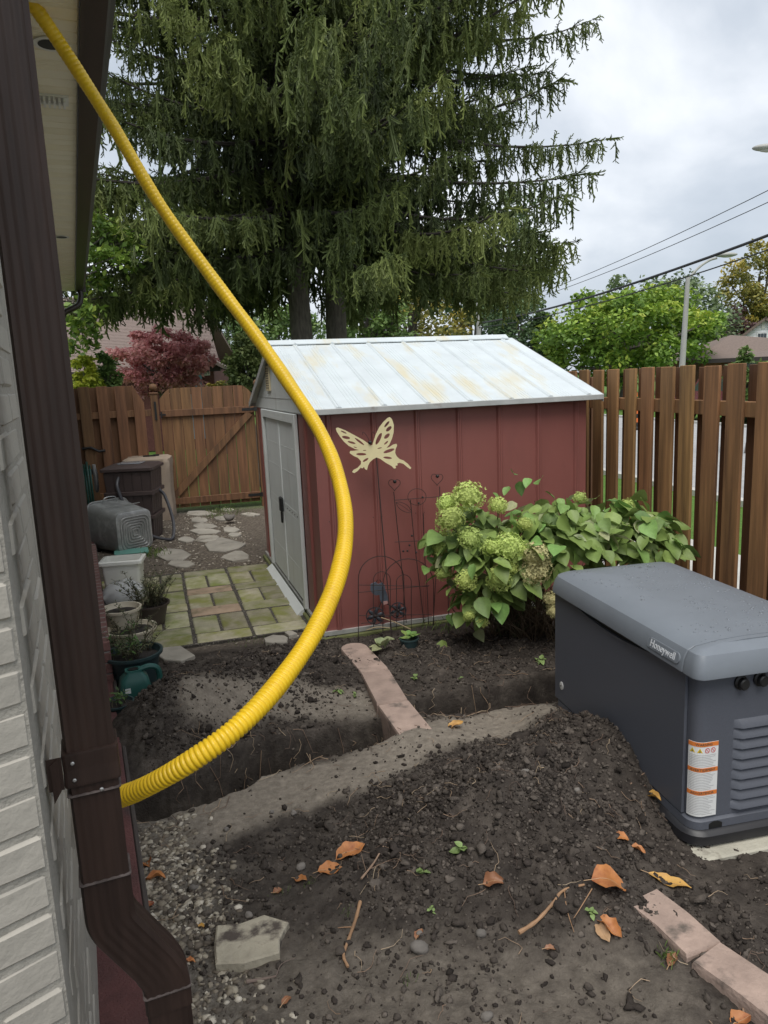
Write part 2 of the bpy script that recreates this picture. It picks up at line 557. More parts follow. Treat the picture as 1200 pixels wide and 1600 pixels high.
# sheets beyond the right fence: sidewalk, road with kerb
def strip(name, o0, o1, z, mat, y0=-40, y1=260, th=None):
    q = [FN * o0 + np.array([-FN[1], FN[0]]) * y for y in (y0, y1)] + [FN * o1 + np.array([-FN[1], FN[0]]) * y for y in (y1, y0)]
    v, f = prism([tuple(p) for p in q][::-1], z - (th or .002), z)
    return struct(name, (v, f), mat)
m_conc = M('concrete', (.50, .49, .46), .85, .12, 3, bump=.3, bscale=80)
m_asph = M('pale asphalt', (.36, .36, .36), .9, .12, 4, bump=.3, bscale=120)
strip('sidewalk', FOFF + .25, FOFF + 1.65, .02, m_conc, th=.05)
strip('road', FOFF + 3.6, FOFF + 11.6, -.012, m_asph, th=.05)
strip('kerb', FOFF + 3.42, FOFF + 3.58, .06, m_conc, th=.1)
strip('kerb_far', FOFF + 11.62, FOFF + 11.78, .06, m_conc, th=.1).name = 'kerb'

# ---------------------------------------------------------------- loose soil clods and gravel
def scatter_rocks(name, pts, sizes, protos, mat, zsq=.75, label=None, cat=None, val=None, sink=.3):
    V, Fc, A = [], [], []
    o = 0
    k = rng.integers(0, len(protos), len(pts))
    ang = rng.uniform(0, 6.28, len(pts))
    tl = rng.normal(0, .5, len(pts))
    for j, (pv, pf) in enumerate(protos):
        s = np.where(k == j)[0]
        if not len(s): continue
        c, sn = np.cos(ang[s])[:, None], np.sin(ang[s])[:, None]
        v = pv[None] * sizes[s][:, None, None]
        x, y, z = v[..., 0], v[..., 1], v[..., 2]
        ct, st = np.cos(tl[s])[:, None], np.sin(tl[s])[:, None]
        y, z = y * ct - z * st, y * st + z * ct
        w_ = np.stack([x * c - y * sn, x * sn + y * c, z * 1.0], -1) + pts[s][:, None]
        w_[..., 2] += (sizes[s] * (.5 - sink))[:, None]
        fa = np.array(pf)
        n = len(pv)
        Fc.append((fa[None] + (np.arange(len(s)) * n)[:, None, None]).reshape(-1, 3) + o)
        V.append(w_.reshape(-1, 3))
        A.append(np.repeat((val[s] if val is not None else rng.random(len(s))), n))
        o += len(s) * n
    m = me(name, np.concatenate(V), np.concatenate(Fc), mat, False)
    at = m.attributes.new('v', 'FLOAT', 'POINT')
    at.data.foreach_set('value', np.concatenate(A).astype(np.float32))
    return tag(ob(name, m), label, cat, kind='stuff')
m_clod = M('soil clod', (.05, .04, .035), .95, .25, 30, bump=.6, bscale=120, spec=.15, attr=[(.026, .0215, .0185), (.046, .038, .033), (.070, .059, .050), (.125, .106, .090)])
cr = [rock(ICO1, q, (1, .8, .7), .55) for q in range(12)]
cr2 = [rock(ICO2, q + 50, (1, .8, .65), .75) for q in range(14)]
def samp(n, x0, x1, y0, y1, dens):
    out = []
    tot = 0
    while tot < n:
        q = rng.uniform((x0, y0), (x1, y1), (n * 2, 2))
        keep = rng.random(len(q)) < dens(q[:, 0], q[:, 1])
        out.append(q[keep]); tot += keep.sum()
    return np.concatenate(out)[:n]
def mound_density(x, y):
    h = np.zeros(x.shape)
    for c, a, r in BUMPS:
        h += a * np.exp(-((x - c[0]) ** 2 + (y - c[1]) ** 2) / (r * r) * 1.3)
    su = -(x - SHN[0]) * math.sin(SH_A) + (y - SHN[1]) * math.cos(SH_A)
    cl = sstep(-.1, .2, fbm(x * 3.3, y * 3.3, 77))
    ho = (x - HOC[0]) * math.cos(HO_A) + (y - HOC[1]) * math.sin(HO_A)
    return np.clip(.22 + h / .12, 0, 1) * (1 - .93 * soil_masks(x, y)) * (.35 + .65 * cl) * (.35 + .65 * (trench(x, y) > .165)) * (trench(x, y) > .09) * (su < .02) * (ho > .25)
def place(q, lift=0):
    return np.column_stack([q, hgt(q[:, 0], q[:, 1]) + lift])
q = samp(30000, -1.7, 1.7, 1.5, 5.0, mound_density)
scatter_rocks('soil_clods', place(q), np.clip(rng.lognormal(-5.35, .45, len(q)), .0028, .016), cr, m_clod)
q = samp(800, -1.5, 1.4, 1.6, 4.9, mound_density)
scatter_rocks('soil_lumps', place(q), np.clip(rng.lognormal(-4.55, .40, len(q)), .007, .030), cr2, m_clod)
m_grav = M('gravel', (.4, .38, .34), .8, .25, 20, bump=.3, bscale=60, attr=[(.06, .048, .038), (.12, .098, .075), (.20, .17, .128), (.30, .265, .205), (.48, .44, .37)])
pr = [rock(ICO1, q + 90, (1, .7, .45), .3) for q in range(8)]
def gd(x, y):
    ho = (x - HOC[0]) * math.cos(HO_A) + (y - HOC[1]) * math.sin(HO_A)
    g_ = (1 - sstep(.26, .58, ho + .35 * fbm(x * 2.2, y * 2.2, 61))) * (ho > .14) * (1 - sstep(2.7, 3.0, y))
    return np.clip(g_ * (.25 + .75 * sstep(-.15, .12, fbm(x * 4, y * 4, 88))), 0, 1) * (trench(x, y) > .16)
q = samp(2300, -1.3, .2, 1.5, 3.0, gd)
scatter_rocks('gravel', place(q), np.clip(rng.lognormal(-4.65, .38, len(q)), .004, .017), pr, m_grav, sink=.45)
def bd(x, y):
    su = -(x - SHN[0]) * math.sin(SH_A) + (y - SHN[1]) * math.cos(SH_A)
    sv = (x - SHN[0]) * math.cos(SH_A) + (y - SHN[1]) * math.sin(SH_A)
    return ((su > .1) & (su < su_g) & (sv < -.03)).astype(float) * (.3 + .7 * sstep(-.2, .1, fbm(x * 2, y * 2, 98)))
q = samp(6000, -4.2, -.3, 5.0, 10.9, bd)
scatter_rocks('pebbles', place(q), np.clip(rng.lognormal(-4.5, .35, len(q)), .006, .024), pr, m_grav, sink=.45)

# ================================================================ patio of pavers and flagstone path
m_sand = M('joint gravel', (.055, .048, .04), .95, .5, 60, bump=.8, bscale=90, col2=(.26, .24, .20), c2pos=(.55, .65), c2scale=70)
pat = struct('patio', box(-1.76, -.03, .26, 2.46, -.03, -.004), m_sand, loc=SHN, rz=SH_A)
m_pav = M('mossy paver', (.34, .315, .225), .9, .22, 9, bump=.5, bscale=60, col2=(.20, .215, .065), c2pos=(.40, .64), c2scale=5.5, rnd=.26, hrnd=.015)
m_pavr = M('reddish paver', (.38, .28, .20), .9, .2, 9, bump=.5, bscale=60, col2=(.12, .115, .05), c2pos=(.5, .7), c2scale=5, rnd=.12)
def jit(a): return random.uniform(-a, a)
pv_l, pv_s = me('paver', *bbox(-.197, .197, -.0955, .0955, -.035, .006, .008), m_pav), None
pv_q = me('paver', *bbox(-.094, .094, -.197, .197, -.035, .006, .008), m_pav)
pv_r = me('paver', *bbox(-.197, .197, -.0955, .0955, -.035, .006, .008), m_pavr)
for ci, (v0, first) in enumerate(((-.265, 0), (-.685, 0), (-1.105, .2), (-1.535, -.1))):
    u = .28 + (first if first > 0 else 0)
    if ci == 2:
        o = ob('paver', pv_l, parent=pat, loc=(v0 + .0, .385, jit(.004)), rz=(jit(.01), jit(.01), jit(.012)))
    k = 0
    while u < 2.35:
        red = (ci == 1 and k in (1, 2)) or (ci == 2 and k == 3)
        o = ob('paver', pv_r if red else pv_l, parent=pat, loc=(v0 + jit(.006), u + .1, jit(.004)), rz=(jit(.012), jit(.012), jit(.012)))
        u += .215
        if u + .42 < 2.5:
            for s in (-1, 1):
                ob('paver', pv_q, parent=pat, loc=(v0 + s * .103 + jit(.003), u + .2, jit(.004)), rz=(jit(.012), jit(.012), jit(.012)))
        u += .43
        k += 1
m_flag = M('flagstone', (.33, .305, .26), .9, .22, 5, bump=.5, bscale=30, col2=(.13, .115, .09), c2pos=(.6, .75), c2scale=6, rnd=.14)
path = thing('flagstone_path', None, None)
tag(path, kind='structure')
def flag(cx, cy, w_, h_, seed, parent=path, z=0., mat=None, poly=None, th=.035):
    """stone outline drawn from its extent on the ground"""
    g = np.random.default_rng(seed)
    a, b, c = P(cx - w_ / 2, cy), P(cx + w_ / 2, cy), P(cx, cy)
    t, bt = P(cx, cy - h_ / 2), P(cx, cy + h_ / 2)
    ex, ey = (b - a) / 2, (t - bt) / 2
    if poly is None:
        n = g.integers(6, 9)
        an = np.sort(np.linspace(0, 6.28, n, endpoint=False) + g.uniform(-.3, .3, n))
        poly = [(math.cos(q) * r, math.sin(q) * r) for q, r in zip(an, g.uniform(.85, 1.2, n))]
    pts = np.array([ex * p + ey * q for p, q in poly])
    s1 = [(p[0], p[1], -th) for p in pts]
    s2 = [(p[0], p[1], -.006) for p in pts]
    s3 = [(p[0] * .95, p[1] * .95, 0) for p in pts]
    zz = max(float(hgt(c[0], c[1])), -.03) + .02 + z
    return ob('flagstone', loft([s1, s2, s3]), mat or m_flag, parent, loc=(c[0], c[1], zz), rz=(g.normal(0, .02), g.normal(0, .02), 0))
zz = lambda a, b: (100 + a / 2.609, 750 + b / 2.608)
for k, (a, b, w_, h_) in enumerate(((440, 300, 145, 48), (480, 337, 125, 26), (645, 262, 165, 56), (702, 305, 112, 46), (585, 235, 115, 30), (575, 207, 125, 24),
                                  (572, 185, 102, 20), (553, 160, 80, 16), (498, 240, 62, 20), (556, 132, 112, 20), (640, 152, 62, 22), (682, 200, 74, 26),
                                  (660, 119, 70, 10), (760, 137, 72, 16), (695, 220, 50, 14), (868, 660, 95, 36), (925, 627, 45, 18), (455, 725, 170, 60))):
    x, y = zz(a, b)
    flag(x, y, w_ / 2.609, h_ / 2.609, 300 + k, z=.012 if k > 14 else 0)
m_lichen = M('pale flagstone', (.37, .335, .26), .9, .2, 8, bump=.6, bscale=40, col2=(.075, .06, .05), c2pos=(.53, .64), c2scale=8)
st = flag(395, 1477, 118, 78, 5, parent=None, z=.012, mat=m_lichen, th=.045,
          poly=[(-1, -.35), (-.93, -1.0), (-.2, -.98), (.70, -.62), (.72, -.1), (.86, .35), (1.0, .62), (.35, .98), (-.35, .6), (-.98, .55)])
tag(st, 'flat pale broken flagstone lying in gravel near the downspout', 'flagstone')

# curved concrete edging blocks
m_edge = M('pink concrete edging', (.335, .248, .205), .9, .2, 10, bump=.4, bscale=70, col2=(.11, .09, .075), c2pos=(.54, .66), c2scale=7, rnd=.08)
ed = thing('garden_edging', 'pinkish concrete edging blocks running from shed corner to the trench', 'edging')
def eblock(pts, w_, parent, th=.11, round0=False, zt=.06):
    c = np.array(pts, float)
    p, t, N, B = frames(np.column_stack([c, np.zeros(len(c))]))
    n = np.stack([-t[:, 1], t[:, 0]], 1)
    L_, R_ = c + n * w_ / 2, c - n * w_ / 2
    poly = list(map(tuple, L_)) + list(map(tuple, R_[::-1]))
    if round0:
        a0 = c[0] - t[0, :2] * 0
        arc = [tuple(c[0] + (math.cos(a) * n[0] - math.sin(a) * t[0, :2]) * w_ / 2) for a in np.linspace(math.pi, 0, 9)][1:-1]
        poly = poly + arc
    if sum(poly[i - 1][0] * poly[i][1] - poly[i][0] * poly[i - 1][1] for i in range(len(poly))) < 0:
        poly = poly[::-1]
    ce = np.mean(poly, 0)
    sh_ = lambda k: [tuple(ce + (np.array(q) - ce) * k) for q in poly]
    return ob('edging_block', loft([[(x, y, zt - th) for x, y in poly], [(x, y, zt - .012) for x, y in poly], [(x, y, zt) for x, y in sh_(.965)]]), m_edge, parent)
e0, e1, e2, e3 = P(553, 1008, .075)[:2], P(585, 1043, .075)[:2], P(613, 1092, .075)[:2], P(655, 1146, .075)[:2]
eblock([e0, e0 * .5 + e1 * .5, e1], .175, ed, .2, True)
eblock([e1 * .97 + e2 * .03, e1 * .5 + e2 * .5, e2], .175, ed, .3)
eblock([e2 * .97 + e3 * .03, e2 * .5 + e3 * .5, e3], .175, ed, .42)
ed2 = thing('garden_edging', 'pinkish concrete edging blocks sinking into soil beside the generator pad', 'edging')
f0, f1, f2 = P(1003, 1392, .06)[:2], P(1103, 1477, .06)[:2], P(1260, 1590, .06)[:2]
def arcm(a, b, k):
    m_ = (a + b) / 2
    d = b - a
    return [a, m_ + np.array([-d[1], d[0]]) * k, b]
eblock(arcm(f0, f1 * .98 + f0 * .02, .03), .135, ed2, .1, zt=.045)
eblock(arcm(f1, f2, .02), .135, ed2, .1, zt=.042)

# ================================================================ the house at the left: brick end, eaves, foundation
m_brick = M('painted brick', (.37, .345, .30), .8, .08, 6, bump=.28, bscale=40, rnd=.05)
m_mort = M('painted mortar', (.33, .31, .27), .85, .1, 10, bump=.6, bscale=60)
m_found = M('red painted foundation', (.115, .045, .042), .85, .3, 12, bump=.8, bscale=110, col2=(.05, .03, .028), c2pos=(.5, .7), c2scale=6)
m_soff = M('cream soffit', (.86, .79, .61), .6, .04, 3)
m_brown = M('dark brown aluminium', (.030, .019, .016), .38, .25, 5, stretch=(6, 6, .6), bump=.12, bscale=30, spec=.5)
m_white = M('white plastic', (.72, .71, .66), .5, .05, 4)
m_black = M('black', (.012, .012, .012), .5, .1, 4)
m_steel = M('bare metal', (.45, .45, .45), .4, .15, 10, metal=.8)
house = thing('house', 'pale painted brick house corner with cream soffit at the left edge', 'house', HOC, HO_A)
BA = math.atan2(-.367, -.927)                    # the end wall runs off to the left of the camera
bdir, bnor = np.array([math.cos(BA), math.sin(BA)]), np.array([-math.sin(BA), math.cos(BA)])
if bnor[1] > 0: bnor = -bnor
wallA = ob('wall', box(-.28, -.0035, .66, 10.3, .0, 3.34), m_mort, house)
q = lambda s, d: tuple(bdir * s - bnor * d)
ob('wall', prism([q(-.0, .0035), q(.9, .0035), q(.9, .30), (-.30, .30), (-.30, .655), (-.0035, .655), (-.0035, .02)][::-1], .0, 3.34), m_mort, house)
def brick_var(seed, L_, d=.10, h=.0595):
    g = np.random.default_rng(seed)
    v, f = bbox(-L_ / 2, L_ / 2, 0, d, 0, h, .006)
    return me('brick', v + g.normal(0, .0009, v.shape), f, m_brick)
bv = [brick_var(k, .2) for k in range(5)]
bs = [brick_var(k + 20, .097, .2) for k in range(3)]
PIT = .0685
n = 0
for c in range(46):
    z = .17 + c * PIT
    odd = c % 2
    # end wall bricks
    s = .002 if odd else .002
    first = True
    while s < .80:
        half = first and odd
        L_ = .097 if half else .2
        mid = bdir * (s + L_ / 2) + bnor * 0
        o = ob('brick', random.choice(bs if half else bv), parent=house, loc=(*mid, z), rz=math.atan2(bdir[1], bdir[0]) + math.pi + jit(.006))
        s += L_ + .012
        first = False
    y = .112 if not odd else .215
    for k in range(2):
        ob('brick', random.choice(bv), parent=house, loc=(0 + jit(.002), y + .1, z), rz=math.pi / 2)
        y += .212
ob('foundation', join(bbox(-.25, .145, .02, 10.25, -.1, .10, .006)), m_found, house)
ob('foundation_edge', bbox(.147, .165, .02, 10.2, -.1, .085, .004), M('old dark wood', (.06, .05, .045), .9, .3, 8, stretch=(8, 1, 8)), house)
ZS = 3.2
sp = me('soffit_panel', *join(bbox(.0, .287, 0, .0983, 0, .016, .0068)), m_soff)
m_perf = M('perforated soffit', (.55, .49, .36), .7, .35, 160, det=1)
sp2 = me('soffit_panel', *join(bbox(.0, .287, 0, .0983, 0, .016, .0068), *[box(.02, .265, .014 + r * .018, .018 + r * .018, -.0015, .002) for r in range(5)]), m_soff)
for k in range(102):
    ob('soffit_panel', sp2 if k % 3 == 1 else sp, parent=house, loc=(0, .35 + k * .0985, ZS))
ob('fascia', box(.289, .305, .3, 10.42, ZS - .02, ZS + .17), m_brown, house)
ob('roof', join((np.array([(-.3, .2, ZS + .45), (.36, .2, ZS + .19), (.36, 10.45, ZS + .19), (-.3, 10.45, ZS + .45),
                           (-.3, .2, ZS + .48), (.36, .2, ZS + .22), (.36, 10.45, ZS + .22), (-.3, 10.45, ZS + .48)]),
                 [(0, 3, 2, 1), (4, 5, 6, 7), (0, 1, 5, 4), (1, 2, 6, 5), (2, 3, 7, 6), (3, 0, 4, 7)])), M('brown shingle', (.10, .075, .06), .95, .3, 30, bump=.6), house)
for px, py in ((78, 68), (96, 370)):
    c = P(px, py, ZS - .004) - HOC
    lx, ly = c[0] * math.cos(HO_A) + c[1] * math.sin(HO_A), -c[0] * math.sin(HO_A) + c[1] * math.cos(HO_A)
    lx = max(lx, .115)
    rl = ob('recessed_light', lathe([(.065, -.004), (.065, .0), (.052, .002), (.046, .03), (.02, .032)], 24), m_white, house, True, loc=(lx, ly, ZS - .004))
    ob('lamp', lathe([(.047, -.0052), (.047, -.0046)], 20), m_black, rl)
c = P(86, 155, ZS - .004) - HOC
lx, ly = c[0] * math.cos(HO_A) + c[1] * math.sin(HO_A), -c[0] * math.sin(HO_A) + c[1] * math.cos(HO_A)
sv = ob('soffit_vent', join(box(lx - .08, lx + .06, ly - .06, ly + .06, ZS - .012, ZS - .001)), m_white, house)
for k in range(6):
    ob('slat', box(lx - .075 + k * .022, lx - .065 + k * .022, ly - .05, ly + .05, ZS - .03, ZS - .010), m_white, sv)

# gutter along the eaves
gut = thing('gutter', 'dark brown aluminium gutter along the eaves of the left house', 'gutter', HOC, HO_A)
prof = [(.307, ZS + .125), (.307, ZS - .0), (.385, ZS - .0), (.402, ZS + .04), (.425, ZS + .07), (.430, ZS + .125), (.422, ZS + .125), (.418, ZS + .075), (.395, ZS + .045), (.380, ZS + .006), (.313, ZS + .006), (.313, ZS + .125)]
v, f = loft([[(a, .25, b) for a, b in prof], [(a, 10.46, b) for a, b in prof]])
ob('trough', (v, [t_[::-1] for t_ in f]), m_brown, gut)
ob('end_cap', box(.306, .432, 10.462, 10.468, ZS - .005, ZS + .128), m_brown, gut)
ob('outlet_elbow', tube(catmull([(.35, 10.35, ZS + .0), (.35, 10.35, ZS - .09), (.30, 10.33, ZS - .20), (.12, 10.3, ZS - .30), (.02, 10.3, ZS - .42)], 6), .04, 10), m_brown, gut, True)

# downspout close to the camera
m_spout = M('brown downspout', (.027, .0165, .0135), .46, .25, 7, stretch=(5, 5, .5), bump=.10, bscale=25, col2=(.046, .027, .021), c2pos=(.5, .75), c2scale=3, c2stretch=(3, 3, .5), spec=.28)
dsp = thing('downspout', 'dark brown fluted metal downspout on the brick house corner', 'downspout', HS(.074, .173), HO_A)
def spout_prof(w2=.042, d2=.031):
    p = []
    def side(a, b, nfl, dep):
        a, b = np.array(a), np.array(b)
        d = (b - a); nn = np.array([d[1], -d[0]]) / np.linalg.norm(d)
        for k in range(nfl * 4):
            t = k / (nfl * 4)
            ph = (k % 4)
            p.append(tuple(a + d * (.06 + .88 * t) - nn * (dep if ph in (1, 2) else 0)))
    side((-w2, -d2), (w2, -d2), 5, .0016)
    side((w2, -d2), (w2, d2), 2, .0014)
    side((w2, d2), (-w2, d2), 4, .003)
    side((-w2, d2), (-w2, -d2), 2, .003)
    return np.array(p)
SP = spout_prof()
def sweep(path, prof, scale=1.):
    """profile swept along a path in the local xz plane with mitred bends"""
    path = np.array(path, float)
    secs = []
    for k in range(len(path)):
        a = path[max(k - 1, 0)]; b = path[k]; c_ = path[min(k + 1, len(path) - 1)]
        t1 = (b - a) if k else (c_ - b); t2 = (c_ - b) if k < len(path) - 1 else (b - a)
        t1 = t1 / np.linalg.norm(t1); t2 = t2 / np.linalg.norm(t2)
        t = (t1 + t2); t /= np.linalg.norm(t)
        nx_, nz_ = -t[2], t[0]
        m_ = 1 / max(.5, abs(t.dot(t1)))
        secs.append([(b[0] + x * scale * nx_ * m_ * (1 if nx_ else 1), b[1] + y * scale, b[2] + x * scale * nz_ * m_) for x, y in prof])
    return loft(secs)
DZ = -.10
ob('pipe', sweep([(0, 0, 3.14), (0, 0, 2.2), (0, 0, 1.6), (0, 0, .985 + DZ)], SP), m_spout, dsp, 30)
el = [(0, 0, 1.015 + DZ), (0, 0, .94 + DZ)]
for t in np.linspace(0, 1, 8)[1:]:
    el.append((.014 * t * t, 0, .94 - .045 * t + DZ))
el += [(.070, 0, .800 + DZ)]
for t in np.linspace(0, 1, 8)[1:]:
    el.append((.070 + .016 * (1 - (1 - t) ** 2), 0, .795 - .045 * t + DZ))
el += [(.086, 0, .70 + DZ)]
ob('elbow', sweep(el, SP, 1.04), m_spout, dsp, 30)
ob('lower_pipe', sweep([(.086, 0, .735 + DZ), (.086, 0, .3), (.086, 0, .2), (.17, -.0, .13), (.36, 0, .045)], SP, .985), m_spout, dsp, 30)
ob('upper_elbow', sweep([(.20, 0, 3.30), (.20, 0, 3.21), (.0, 0, 3.15), (0, 0, 3.10)], SP, 1.04), m_spout, dsp)
st_p = np.array(rrect(-.047, .047, -.036, .036, .006, 0, 3))[:, :2]
def band(z0, z1):
    return loft([[(x, y, z0) for x, y in st_p], [(x, y, z0 + .004) for x, y in st_p * 1.01], [(x, y, (z0 + z1) / 2) for x, y in st_p * .99], [(x, y, z1 - .004) for x, y in st_p * 1.01], [(x, y, z1) for x, y in st_p]])
zb = 1.145
s_ = ob('strap', band(zb - .032, zb + .032), m_spout, dsp)
ob('strap_tab', join(box(-.072, -.047, -.039, -.0365, zb - .03, zb + .03), prism_xz([(-.066, zb - .052), (-.052, zb - .03), (-.052, zb + .03), (-.066, zb + .02)], -.042, -.0395)), m_spout, s_)
for x, z in ((-.03, zb + .014), (-.03, zb - .018), (.012, zb - .046), (-.066, zb - .035)):
    ob('screw', join((euler(lathe([(.0035, 0), (.0035, .002), (.002, .003)], 8)[0], rx=R(90), t=(x, -.0365, z)), lathe([(.0035, 0), (.0035, .002), (.002, .003)], 8)[1])), m_steel, s_)
m_seam = M('bare seam edge', (.12, .10, .095), .45, .6, 40, metal=.3)
for zc in (zb - .052, 1.016 + DZ, .742 + DZ):
    off = .086 if zc < .75 else 0
    ob('seam', loft([[(x + off, y, zc) for x, y in st_p * .972], [(x + off, y, zc + .0022) for x, y in st_p * .972]]), m_seam, dsp)

# corrugated yellow hose swinging from the eaves to the house wall
m_hose = M('yellow hose', (.80, .52, .016), .36, .10, 9, bump=.05, bscale=30, spec=.5, col2=(.62, .36, .02), c2pos=(.55, .8), c2scale=11)
hp = [(22, -34, 2.66), (50, 4, 2.70), (100, 78, 2.80), (175, 195, 2.88), (250, 320, 2.93), (330, 432, 2.96), (400, 525, 2.90), (455, 605, 2.78), (500, 675, 2.63), (528, 745, 2.48),
      (540, 820, 2.31), (528, 900, 2.13), (492, 985, 1.95), (438, 1065, 1.80), (372, 1135, 1.69), (297, 1190, 1.65), (222, 1232, 1.69), (172, 1250, 1.78), (145, 1256, 2.0), (137, 1253, 2.4), (140, 1250, 2.9)]
hc = catmull([DD(*q) for q in hp], 40)
seg = np.linalg.norm(np.diff(hc, axis=0), axis=1)
sl = np.concatenate([[0], np.cumsum(seg)])
tot = sl[-1]
# ribs close together where the hose sags, stretched where it hangs
u_ = np.linspace(0, 1, 4000)
pitch = .0118 + .0055 * (1 - sstep(.30, .48, u_))
amp = .022 + .040 * sstep(.34, .56, u_)
phase = np.concatenate([[0], np.cumsum(tot / 3999 / pitch[:-1])])
nr = int(phase[-1] * 8)
ph = np.linspace(0, phase[-1], nr)
uu = np.interp(ph, phase, u_)
cp = np.stack([np.interp(uu * tot, sl, hc[:, k]) for k in range(3)], 1)
wob = 1 + .02 * np.sin(uu * 60) + .03 * np.sin(uu * 23 + 1) + .02 * np.sin(uu * 131)
rad = .0258 * wob * (1 - 2.2 * np.interp(uu, u_, amp) * (.5 - .5 * np.cos(ph * 2 * np.pi)) ** 2.5)
hv, hf = tube(cp, rad, 16)
hose = ob('yellow_hose', me('yellow_hose', hv, hf, m_hose, 'all'))
tag(hose, 'long yellow corrugated hose arcing from the eaves past the shed', 'hose')

# ================================================================ shed
m_red = M('red painted steel', (.238, .083, .071), .45, .08, 3, stretch=(1, 1, .4), bump=.22, bscale=3.5, col2=(.185, .070, .062), c2pos=(.55, .8), c2scale=2.5, c2stretch=(1, 1, .35), rnd=.03)
m_pale = M('pale grey painted steel', (.66, .69, .68), .45, .06, 4, bump=.05, bscale=10, col2=(.50, .51, .48), c2pos=(.6, .8), c2scale=4, c2stretch=(1, 1, .4))
m_roof = M('pale roof steel', (.56, .61, .63), .55, .07, 4, bump=.15, bscale=4, col2=(.57, .52, .37), c2pos=(.52, .70), c2scale=1.55, c2stretch=(2.6, .65, .65))
m_trim = M('grey trim', (.40, .41, .40), .45, .15, 6, col2=(.22, .18, .15), c2pos=(.6, .75), c2scale=9)
m_rail = M('galvanised rail', (.42, .42, .40), .5, .2, 10, metal=.3)
m_moss = M('mossy timber', (.13, .14, .055), .95, .4, 8, bump=.5)
shed = thing('garden_shed', 'red metal garden shed with pale gable roof and grey sliding doors', 'shed', SHN, SH_A)
SW, SD, EV, RG = 2.11, 2.76, 1.60, 2.12
def panel_profile(a, b, rib0, rib1, dep=.016, rw=.022):
    pts = [(a, 0)]
    if rib0: pts = [(a, -dep), (a + rw * .5, -dep), (a + rw, 0)]
    for t in (.5,):
        c_ = a + (b - a) * t
    if rib1: pts += [(b - rw, 0), (b - rw * .5, -dep), (b, -dep)]
    else: pts += [(b, 0)]
    return pts
def wall_panel(a, b, z0, z1, r0, r1, along='x', parent=shed, mat=m_red, name='wall_panel'):
    pr_ = panel_profile(a, b, r0, r1)
    back = [(x, .012) for x, _ in pr_][::-1]
    poly = pr_ + back
    v, f = prism(poly, z0, z1)
    if along == 'y':                    # front wall, facing -x
        v = np.stack([v[:, 1], v[:, 0], v[:, 2]], 1); f = [q_[::-1] for q_ in f]
    return ob(name, (v, f), mat, parent)
ed_ = [0, .10, .42, .74, 1.06, 1.38, 1.70, 2.02, SW]
for k in range(len(ed_) - 1):
    wall_panel(ed_[k] + .001, ed_[k + 1] - .001, .05, EV, k > 0, k < len(ed_) - 2)
for a, b, r0, r1 in ((.016, .28, 0, 1), (.283, .56, 1, 0), (2.26, 2.50, 0, 1), (2.503, SD, 1, 0)):
    wall_panel(a, b, .05, EV - .03, r0, r1, 'y')
for k_ in ed_[1:-1]:
    for dx in (-.032, .032):
        ob('screw', lathe([(.0032, 0), (.0032, .003), (.002, .004)], 8), m_black, shed, loc=(k_ + dx, -.0005, .84), rz=(R(90), 0, 0))
ob('wall_panel', box(.02, SW, SD - .012, SD, .05, EV), m_red, shed)
ob('wall_panel', box(SW - .012, SW, .02, SD - .02, .05, EV), m_red, shed)
ob('corner_trim', box(-.003, .013, -.005, .0, .05, EV), m_red, shed)
ob('base_rail', join(box(-.02, SW + .02, -.022, .0, .02, .05), box(-.02, 0, -.0, SD + .02, .02, .05)), m_rail, shed)
ob('sill_timber', join(bbox(-.05, SW + .03, -.055, -.024, -.06, .018, .006), bbox(-.05, -.022, -.02, SD, -.06, .018, .006)), m_moss, shed)
# gable and header on the door side
ob('gable', prism_yz([(.03, EV - .028), (SD - .03, EV - .028), (SD - .03, EV + .01), (SD / 2, RG - .03), (.03, EV + .01)], -.012, .0), m_pale, shed)
ob('gable_seam', join(box(-.0145, -.0125, .12, SD - .12, EV + .075, EV + .08), box(-.0145, -.0125, .04, SD - .04, EV - .026, EV - .020)), m_trim, shed)
ob('gable', prism_yz([(.03, EV - .0), (SD - .03, EV), (SD / 2, RG - .03)], SW - .01, SW), m_pale, shed)
m_cream = M('cream plastic', (.66, .56, .36), .6, .1, 10)
vn = ob('gable_vent', box(-.028, -.0125, 1.67, 1.85, 1.74, 1.96), m_cream, shed)
for k in range(9):
    for s in (0, 1):
        ob('slot', box(-.0295, -.0275, 1.685 + s * .08, 1.745 + s * .08, 1.76 + k * .021, 1.768 + k * .021), m_black, vn)
# door frame, door leaves
ob('door_frame', join(bbox(-.035, -.004, .562, .635, .05, EV - .032, .004), bbox(-.035, -.004, 2.185, 2.258, .05, EV - .032, .004), bbox(-.034, -.005, .637, 2.183, EV - .105, EV - .033, .004)), m_pale, shed)
m_door = M('pale grey door', (.66, .69, .69), .45, .05, 4, bump=.12, bscale=4, col2=(.47, .47, .44), c2pos=(.60, .85), c2scale=2.2, c2stretch=(1, 2, .5))
for a, b in ((.637, 1.395), (1.40, 2.13)):
    d_ = ob('door', bbox(-.013, .004, a, b, .075, EV - .11, .003), m_door, shed)
    for z in (.32, .72, .78, 1.08, 1.28):
        ob('crease', box(-.0142, -.0125, a + .04, b - .04, z, z + .006), m_door, d_)
    ob('edge_fold', box(-.02, -.0125, (b - .018) if a < 1 else a, b if a < 1 else a + .018, .08, EV - .115), m_door, d_)
    if a < 1:
        ob('bolt_row', join(*[box(-.0165, -.0125, a + .12 + k * .11, a + .13 + k * .11, .75, .76) for k in range(5)]), m_black, d_)
ob('door_gap', box(-.006, .002, 2.131, 2.184, .075, EV - .11), m_black, shed)
lk = ob('door_latch', bbox(-.05, -.021, 1.35, 1.43, .70, .83, .008), m_black, shed)
